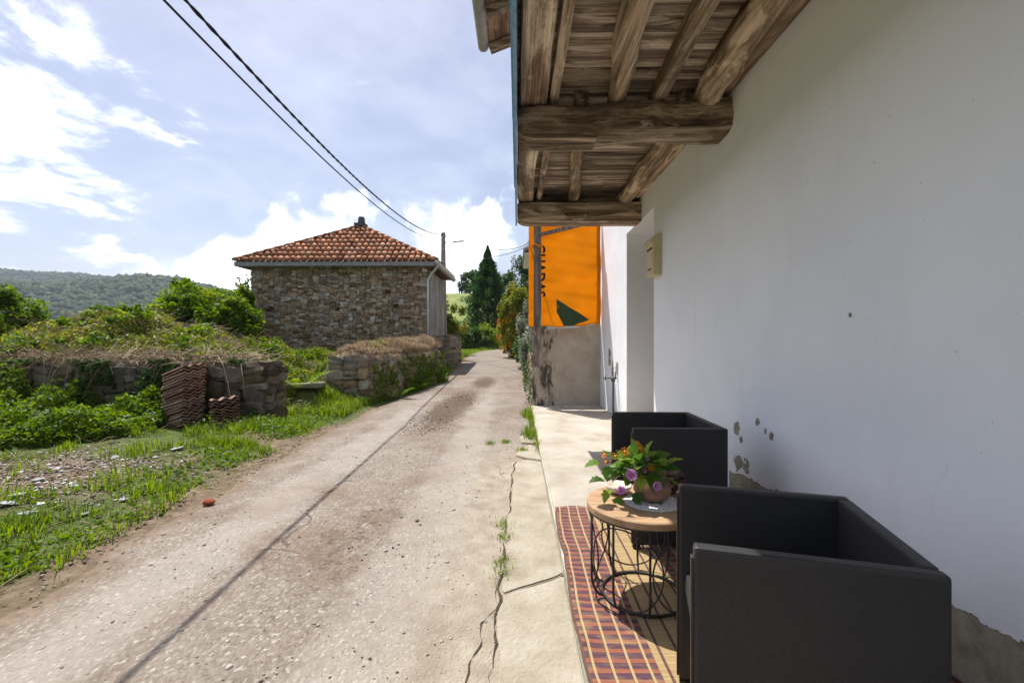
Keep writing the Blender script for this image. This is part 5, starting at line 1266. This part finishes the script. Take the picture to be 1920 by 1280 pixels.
# ------------------------------------------------------------------ chairs
m, t, b = new_mat('black_mesh_fabric')
ob = coords(t, 'Object')
ck = N(t, 'ShaderNodeTexChecker', i_Scale=420.0); L(t, ob, ck.inputs[0])
n_ = noise(t, ob, 5, 5)
L(t, mixc(t, ck.outputs['Fac'], ramp(t, n_, [(.3, (.007, .007, .008)), (.7, (.013, .013, .014))]), (.030, .029, .030)), b.inputs['Base Color'])
b.inputs['Roughness'].default_value = .48; b.inputs['Specular IOR Level'].default_value = .5
bumpn(t, b, ck.outputs['Fac'], .0006, .7)
m_mesh = m
m_frame = M('dark_brown_frame', [(.3, (.030, .024, .020)), (.7, (.055, .045, .038))], scale=20, rough=.5, bump=0)
def chair(label, fl, dirx, W_, D_, H_=.72):
    """fl: front end of the near arm on the floor; dirx: heading from front to back"""
    a = math.atan2(dirx[1], dirx[0]); e = empty('armchair', (*fl, .112), label, 'armchair', rz=a)
    T_ = .040
    for k, yy in enumerate((T_/2, W_-T_/2)):
        p = MB().box((D_/2, yy, H_/2+.012), (D_, T_, H_-.024)).build('arm_panel', m_mesh, e, (0, 0, 0), bevel=.009)
        MB().box((.025, yy, .008), (.045, T_*.9, .016)).build('foot', m_frame, p, (0, 0, 0)); MB().box((D_-.03, yy, .008), (.045, T_*.9, .016)).build('foot', m_frame, p, (0, 0, 0))
        MB().box((-.0035, yy, H_/2), (.006, T_*.55, H_-.06)).build('front_trim', m_frame, p, (0, 0, 0))
        for yy2 in (yy-T_*.42, yy+T_*.42):
            MB().tube([(.004, yy2, H_-.016), (D_-.004, yy2, H_-.016)], .0035, 6).build('piping', m_frame, p, (0, 0, 0), smooth_=True)
    MB().box((D_-T_/2, W_/2, .20+(H_-.2)/2), (T_, W_-2*T_-.004, H_-.2)).build('backrest', m_mesh, e, (0, 0, 0), bevel=.009)
    s = MB().box((D_*.47, W_/2, .375), (D_*.86, W_-2*T_-.004, .05), Matrix.Rotation(R(3), 3, 'Y')).build('seat', m_mesh, e, (0, 0, 0), bevel=.012)
    MB().add([(.02, T_+.003, .36), (.02, W_-T_-.003, .36), (.14, W_-T_-.003, .09), (.14, T_+.003, .09), (.035, T_+.003, .36), (.035, W_-T_-.003, .36), (.155, W_-T_-.003, .09), (.155, T_+.003, .09)], [(0, 1, 2, 3), (4, 5, 6, 7), (0, 1, 5, 4), (1, 2, 6, 5), (2, 3, 7, 6), (3, 0, 4, 7)]).build('front_apron', m_mesh, e, (0, 0, 0))
    MB().tube([(.06, T_, .03), (.06, W_-T_, .03)], .009, 8).build('floor_bar', m_zinc, e, (0, 0, 0), smooth_=True)
    return e
chair('black mesh cube armchair in front of the round table, back to wall', (.445, 1.15), (.487, -.135), .555, .53)
chair('black mesh cube armchair beyond the round table, partly behind the flowers', (.69, 2.72), (.56, -.01), .66, .56)

# ------------------------------------------------------------------ round wire table and what stands on it
TXc, TYc, TZ, TR = .617, 2.24, .565, .272
tb = empty('side_table', (TXc, TYc, .112), 'round side table with wooden top on black wire basket base', 'side table'); tob = (TXc, TYc, .112)
m, t, b = new_mat('table_wood')
v = coords(t, 'World', (2.5, 14, 8)); gr = noise(t, v, 1.6, 8, .6, .8)
c = ramp(t, gr, [(.3, (.25, .145, .075)), (.5, (.38, .24, .135)), (.7, (.46, .31, .19))]); L(t, c, b.inputs['Base Color']); b.inputs['Roughness'].default_value = .5; bumpn(t, b, gr, .001)
MB().lathe([(TR-.006, -.036), (TR, -.03), (TR, -.005), (TR-.005, 0)], (TXc, TYc, TZ), 72).build('table_top', m, tb, tob)
m_wire = M('black_wire', [(.3, (.012, .011, .011)), (.7, (.025, .023, .022))], rough=.4, bump=0, spec=.5)
RW = TR-.010; zt = TZ-.04; zf = .12
def ringp(r, z, n=48): return [(TXc+r*math.cos(k*2*math.pi/n), TYc+r*math.sin(k*2*math.pi/n), z) for k in range(n)]
MB().tube(ringp(RW, zt), .006, 8, closed=True).build('top_ring', m_wire, tb, tob, smooth_=True)
MB().tube(ringp(.195, zf), .0075, 8, closed=True).build('base_ring', m_wire, tb, tob, smooth_=True)
for k in range(10):
    a = 2*math.pi*k/10+.16; pr = [(RW, zt), (RW, .22), (RW-.004, .19), (RW-.018, .155), (RW-.040, .130), (.195, zf)]
    MB().tube([(TXc+r*math.cos(a), TYc+r*math.sin(a), z) for r, z in pr], .0058, 8).build('upright', m_wire, tb, tob, smooth_=True)
for k in range(5):       # large interlocking hoops laid on the basket
    a0 = 2*math.pi*k/5+.3; hp = []
    for i in range(40):
        q = 2*math.pi*i/40; a = a0+.72*math.cos(q); z = .325+.185*math.sin(q)
        rr_ = RW-.006-(.05*max(0, (.20-z)/.09)**2 if z < .20 else 0); hp.append((TXc+rr_*math.cos(a), TYc+rr_*math.sin(a), z))
    MB().tube(hp, .0038, 6, closed=True).build('hoop', m_wire, tb, tob, smooth_=True)
# lace doily
DC = (.662, 2.235); dz = TZ+.0025
m_lace = M('white_lace', [(.3, (.66, .66, .68)), (.7, (.78, .78, .79))], scale=40, bump=.001, bscale=200)
nr, na = 12, 72; V = []; fs = []
for i in range(nr+1):
    for k in range(na):
        a = 2*math.pi*k/na; rr_ = .128*i/nr
        if i == nr: rr_ *= 1+.05*abs(math.sin(a*9))
        V.append((DC[0]+rr_*math.cos(a)*1.05, DC[1]+rr_*math.sin(a), dz+.0015*math.sin(a*9)*(i/nr)))
for i in range(nr):
    for k in range(na):
        if i >= 4 and ((i % 2 == 1 and k % 2 == 0) and i < nr-1 or (i in (6, 10) and k % 4 == 1)): continue
        fs.append((i*na+k, (i+1)*na+k, (i+1)*na+(k+1) % na, i*na+(k+1) % na))
o = MB().add(V, fs).build('lace_doily', m_lace); tag(o, 'white crocheted lace doily under the flower pot', 'doily'); o.modifiers.new('thick', 'SOLIDIFY').thickness = .0018
PC = (.668, 2.262)
m_pot = M('copper_brown_glaze', [(.3, (.14, .065, .04)), (.5, (.27, .135, .085)), (.7, (.36, .20, .14))], scale=7, rough=.42, bump=.003, bscale=50, spec=.5)
pot = empty('flower_pot', (PC[0], PC[1], TZ+.005), 'squat copper brown pot holding the flowers on doily', 'pot')
MB().lathe([(.052, .0), (.078, .018), (.092, .05), (.088, .082), (.066, .108), (.060, .122), (.066, .13), (.058, .128), (.052, .11)], (0, 0, 0), 32).build('body', m_pot, pot, (0, 0, 0), smooth_=True)
MB().tube([(.085*math.cos(R(30)), .085*math.sin(R(30)), .085), (.125, .065, .08), (.125, .062, .045), (.09*math.cos(R(30)), .09*math.sin(R(30)), .035)], .009, 8).build('handle', m_pot, pot, (0, 0, 0), smooth_=True)
# ribbed shell dish and small dark box
V = []; fs = []; na = 40; prof = [(.02, 0), (.045, .006), (.062, .022), (.07, .042), (.066, .042), (.055, .024), (.02, .008)]
for (r, z) in prof:
    for k in range(na):
        a = 2*math.pi*k/na; rr_ = r*(1+.05*math.sin(a*14)*(r > .04)); V.append((.525+rr_*math.cos(a)*.95, 2.37+rr_*math.sin(a), TZ+.002+z))
for i in range(len(prof)-1): fs += [(i*na+k, i*na+(k+1) % na, (i+1)*na+(k+1) % na, (i+1)*na+k) for k in range(na)]
fs.append(tuple(range(na)))
o = MB().add(V, fs).build('shell_dish', M('cream_shell', [(.3, (.52, .42, .32)), (.7, (.72, .66, .56))], scale=18, bump=.002), smooth_=True); tag(o, 'ribbed cream shell dish behind the pot on the table', 'dish')
bxo = (.80, 2.40, TZ+.002); bx = empty('wooden_box', bxo, 'small dark wooden box with a rough lump on top', 'box')
m_dkw = M('dark_box_wood', [(.3, (.045, .018, .012)), (.7, (.10, .042, .028))], scale=9, rough=.45, bump=.002)
MB().box((0, 0, .035), (.15, .11, .07), Matrix.Rotation(.1, 3, 'Z')).build('body', m_dkw, bx, (0, 0, 0), bevel=.004)
bm = bmesh.new(); bmesh.ops.create_icosphere(bm, subdivisions=3, radius=1)
for v in bm.verts:
    p = v.co.copy(); q = 1+.16*math.sin(p.x*5+2)*math.cos(p.y*6)+.1*math.sin(p.z*8+p.x*3); v.co = Vector((p.x*.070*q, p.y*.05*q, .088+p.z*.026*q))
me = bpy.data.meshes.new('lump'); bm.to_mesh(me); bm.free(); me.materials.append(M('mottled_stone', [(.35, (.05, .035, .03)), (.55, (.14, .09, .075)), (.75, (.30, .23, .20))], scale=30, bump=.004)); link('lump', me, bx)
# bouquet
bo = (PC[0], PC[1], TZ+.11); bq = empty('flower_bouquet', bo, 'bouquet of pink hibiscus and orange blossoms with green leaves', 'flowers')
m_hl, t, b = new_mat('hibiscus_leaf'); oi = N(t, 'ShaderNodeObjectInfo')
c = ramp(t, oi.outputs['Random'], [(0, (.045, .12, .016)), (.4, (.105, .22, .024)), (.75, (.18, .31, .03)), (1, (.32, .42, .05))]); L(t, c, b.inputs['Base Color']); b.inputs['Roughness'].default_value = .42; cloth_out(t, b, c, .42)
lv = [(0, 0), (.26, .12), (.46, .30), (.34, .42), (.42, .62), (.27, .70), (.20, .86), (0, 1.06)]
V = [(0, 0, 0)]; pts = lv+[(-x, y) for x, y in lv[-2:0:-1]]
Vl = [(0, .5, -.03)]+[(x, y, abs(x)*.42-.16*y*y) for x, y in pts]
leaf_me = mesh_np('leaf', Vl, [(0, 1+k, 1+(k+1) % len(pts)) for k in range(len(pts))], m_hl)
def place_leaf(p, d, s_, r):
    d = Vector(d).normalized(); sx = d.cross(Vector((r.uniform(-.35, .35), r.uniform(-.35, .35), 1))).normalized(); up = sx.cross(d)
    o = bpy.data.objects.new('leaf', leaf_me); col.objects.link(o); o.parent = bq
    o.matrix_local = Matrix.Translation(Vector(p)-Vector(bo))@Matrix((sx, d, up)).transposed().to_4x4()@Matrix.Diagonal((s_, s_, s_, 1))
r5 = random.Random(5); cen = Vector((.59, 2.225, TZ+.150))
for k in range(85):
    th_ = r5.uniform(0, 2*math.pi); el = r5.uniform(-.35, 1.1)
    d = Vector((math.cos(th_)*math.cos(el), math.sin(th_)*math.cos(el)*.85, math.sin(el)))
    place_leaf(cen+Vector((d.x*.095, d.y*.085, d.z*.080))*r5.uniform(.35, 1.2), d+Vector((0, 0, -.3)), r5.uniform(.05, .08), r5)
for (px, py, dd) in ((1124, 868, (-1, 0, -.1)), (1143, 873, (-.3, -.2, -1)), (1130, 898, (-1, -.3, 0)), (1245, 880, (1, -.2, .2)), (1247, 897, (1, -.3, -.3)), (1228, 932, (.1, -.5, -1)), (1161, 930, (-.2, -.4, -1)), (1145, 917, (-.6, -.5, -.6)), (1213, 852, (.2, 0, 1)), (1135, 902, (-1, 0, .1)), (1185, 850, (.1, 0, 1)), (1196, 920, (-.2, -.6, -.9)), (1150, 862, (-.5, 0, .6)), (1253, 868, (1, 0, .5))):
    place_leaf(at(px, py, 2.22), dd, .072, r5)
m_stem = M('green_stem', [(.3, (.07, .12, .03)), (.7, (.13, .19, .05))], bump=0)
m_pink, t, b = new_mat('pink_petal'); c = ramp(t, noise(t, coords(t, 'Object'), 30, 4), [(.3, (.50, .20, .50)), (.7, (.66, .34, .64))]); L(t, c, b.inputs['Base Color']); cloth_out(t, b, c, .4)
m_orp, t, b = new_mat('orange_petal'); c = ramp(t, noise(t, coords(t, 'Object'), 60, 3), [(.3, (.72, .16, .008)), (.7, (.86, .28, .012))]); L(t, c, b.inputs['Base Color']); cloth_out(t, b, c, .35)
m_yel = M('yellow_stamen', [(.3, (.62, .40, .06)), (.7, (.74, .55, .18))], bump=0)
V = []; fs = []
for i in range(6):
    for j in range(5):
        u = i/5; w_ = (j/4-.5)*2*(.16+.62*math.sin(min(1, u*1.05)*math.pi*.62)); V.append((w_*.6, u*(1-.12*w_*w_), .55*u-.38*u*u+.10*w_*w_+.035*math.sin(j*2.4+i)*u))
for i in range(5): fs += [(i*5+j, i*5+j+1, (i+1)*5+j+1, (i+1)*5+j) for j in range(4)]
petal = mesh_np('petal', V, fs, m_pink); petal.polygons.foreach_set('use_smooth', [True]*len(petal.polygons))
def bloom(p, d, s_, cup=.55):
    d = Vector(d).normalized(); sx = d.cross(Vector((.2, .1, 1))).normalized(); up = sx.cross(d)   # d: facing
    e = MB().tube([(0, 0, 0), (0, 0, .8)], [.09, .05], 8).build('hibiscus_flower', m_yel, bq, (0, 0, 0), smooth_=True)
    e.matrix_local = Matrix.Translation(Vector(p)-Vector(bo))@Matrix((sx, up, d)).transposed().to_4x4()@Matrix.Diagonal((s_, s_, s_, 1))
    for k in range(5):
        o = bpy.data.objects.new('petal', petal); col.objects.link(o); o.parent = e
        o.matrix_local = Matrix.Rotation(k*2*math.pi/5, 4, 'Z')@Matrix.Rotation(cup, 4, 'X')
bloom(at(1183, 889, 2.13), (-.25, -1, .35), .034); bloom(at(1163, 916, 2.11), (-.1, -1, .15), .032, .8); bloom(at(1226, 909, 2.11), (.25, -1, .2), .034, .75)
bloom(at(1211, 864, 2.2), (.2, -.6, .8), .020, 1.1); bloom(at(1204, 882, 2.16), (.4, -.8, .2), .022, 1.15)
V = [(0, 0, .1)]; fs = []
for k in range(9):
    a = 2*math.pi*k/9; b_ = len(V); V += [(.15*math.cos(a-.3), .15*math.sin(a-.3), .08), (.95*math.cos(a-.22), .95*math.sin(a-.22), .25+.1*(k % 2)), (1.08*math.cos(a), 1.08*math.sin(a), .18), (.95*math.cos(a+.22), .95*math.sin(a+.22), .25+.1*(k % 2)), (.15*math.cos(a+.3), .15*math.sin(a+.3), .08)]; fs += [(b_, b_+1, b_+2, b_+3, b_+4)]
of = mesh_np('orange_petals', V, fs, m_orp)
for (px, py, d, fd, s_) in ((1133, 852, 2.24, (-.6, -.7, .5), .013), (1153, 855, 2.22, (.2, -.8, .6), .014), (1171, 846, 2.25, (-.2, -.9, .5), .016), (1136, 865, 2.2, (-.2, -.9, .4), .011), (1192, 831, 2.3, (0, -.5, 1), .015), (1199, 840, 2.26, (.3, -.7, .7), .017), (1219, 875, 2.17, (.3, -.8, .5), .016)):
    p = Vector(at(px, py, d)); q = Vector(fd).normalized(); sx = q.cross(Vector((.1, .2, 1))).normalized(); up = sx.cross(q)
    root = Vector((PC[0]-.03, PC[1], TZ+.12))
    st = MB().tube([root, root.lerp(p, .5)+Vector((0, 0, .02)), p], .0017, 6).build('stem', m_stem, bq, bo, smooth_=True)
    o = bpy.data.objects.new('orange_petals', of); col.objects.link(o); o.parent = st; o.matrix_local = Matrix.Translation(p-Vector(bo))@Matrix((sx, up, q)).transposed().to_4x4()@Matrix.Diagonal((s_*1.3, s_*1.3, s_*1.3, 1))
    MB().lathe([(.004, -.001), (.006, .003), (.004, .006), (.001, .007)], (0, 0, 0), 10).build('flower_eye', m_yel, st, (0, 0, 0), smooth_=True).matrix_local = Matrix.Translation(p-Vector(bo))@Matrix((sx, up, q)).transposed().to_4x4()

# ------------------------------------------------------------------ haze
hz = MB().box((0, 0, 115), (6200, 6200, 370)).build('haze', None); hz['kind'] = 'stuff'; hz['label'] = 'thin pale air haze over the valley and hills'; hz['category'] = 'haze'
mh = bpy.data.materials.new('haze_air'); mh.use_nodes = True; t = mh.node_tree; t.nodes.clear()
pv_ = N(t, 'ShaderNodeVolumePrincipled'); pv_.inputs['Color'].default_value = (.80, .88, 1, 1); pv_.inputs['Density'].default_value = .00024
ou = N(t, 'ShaderNodeOutputMaterial'); L(t, pv_.outputs[0], ou.inputs['Volume']); hz.data.materials.append(mh)
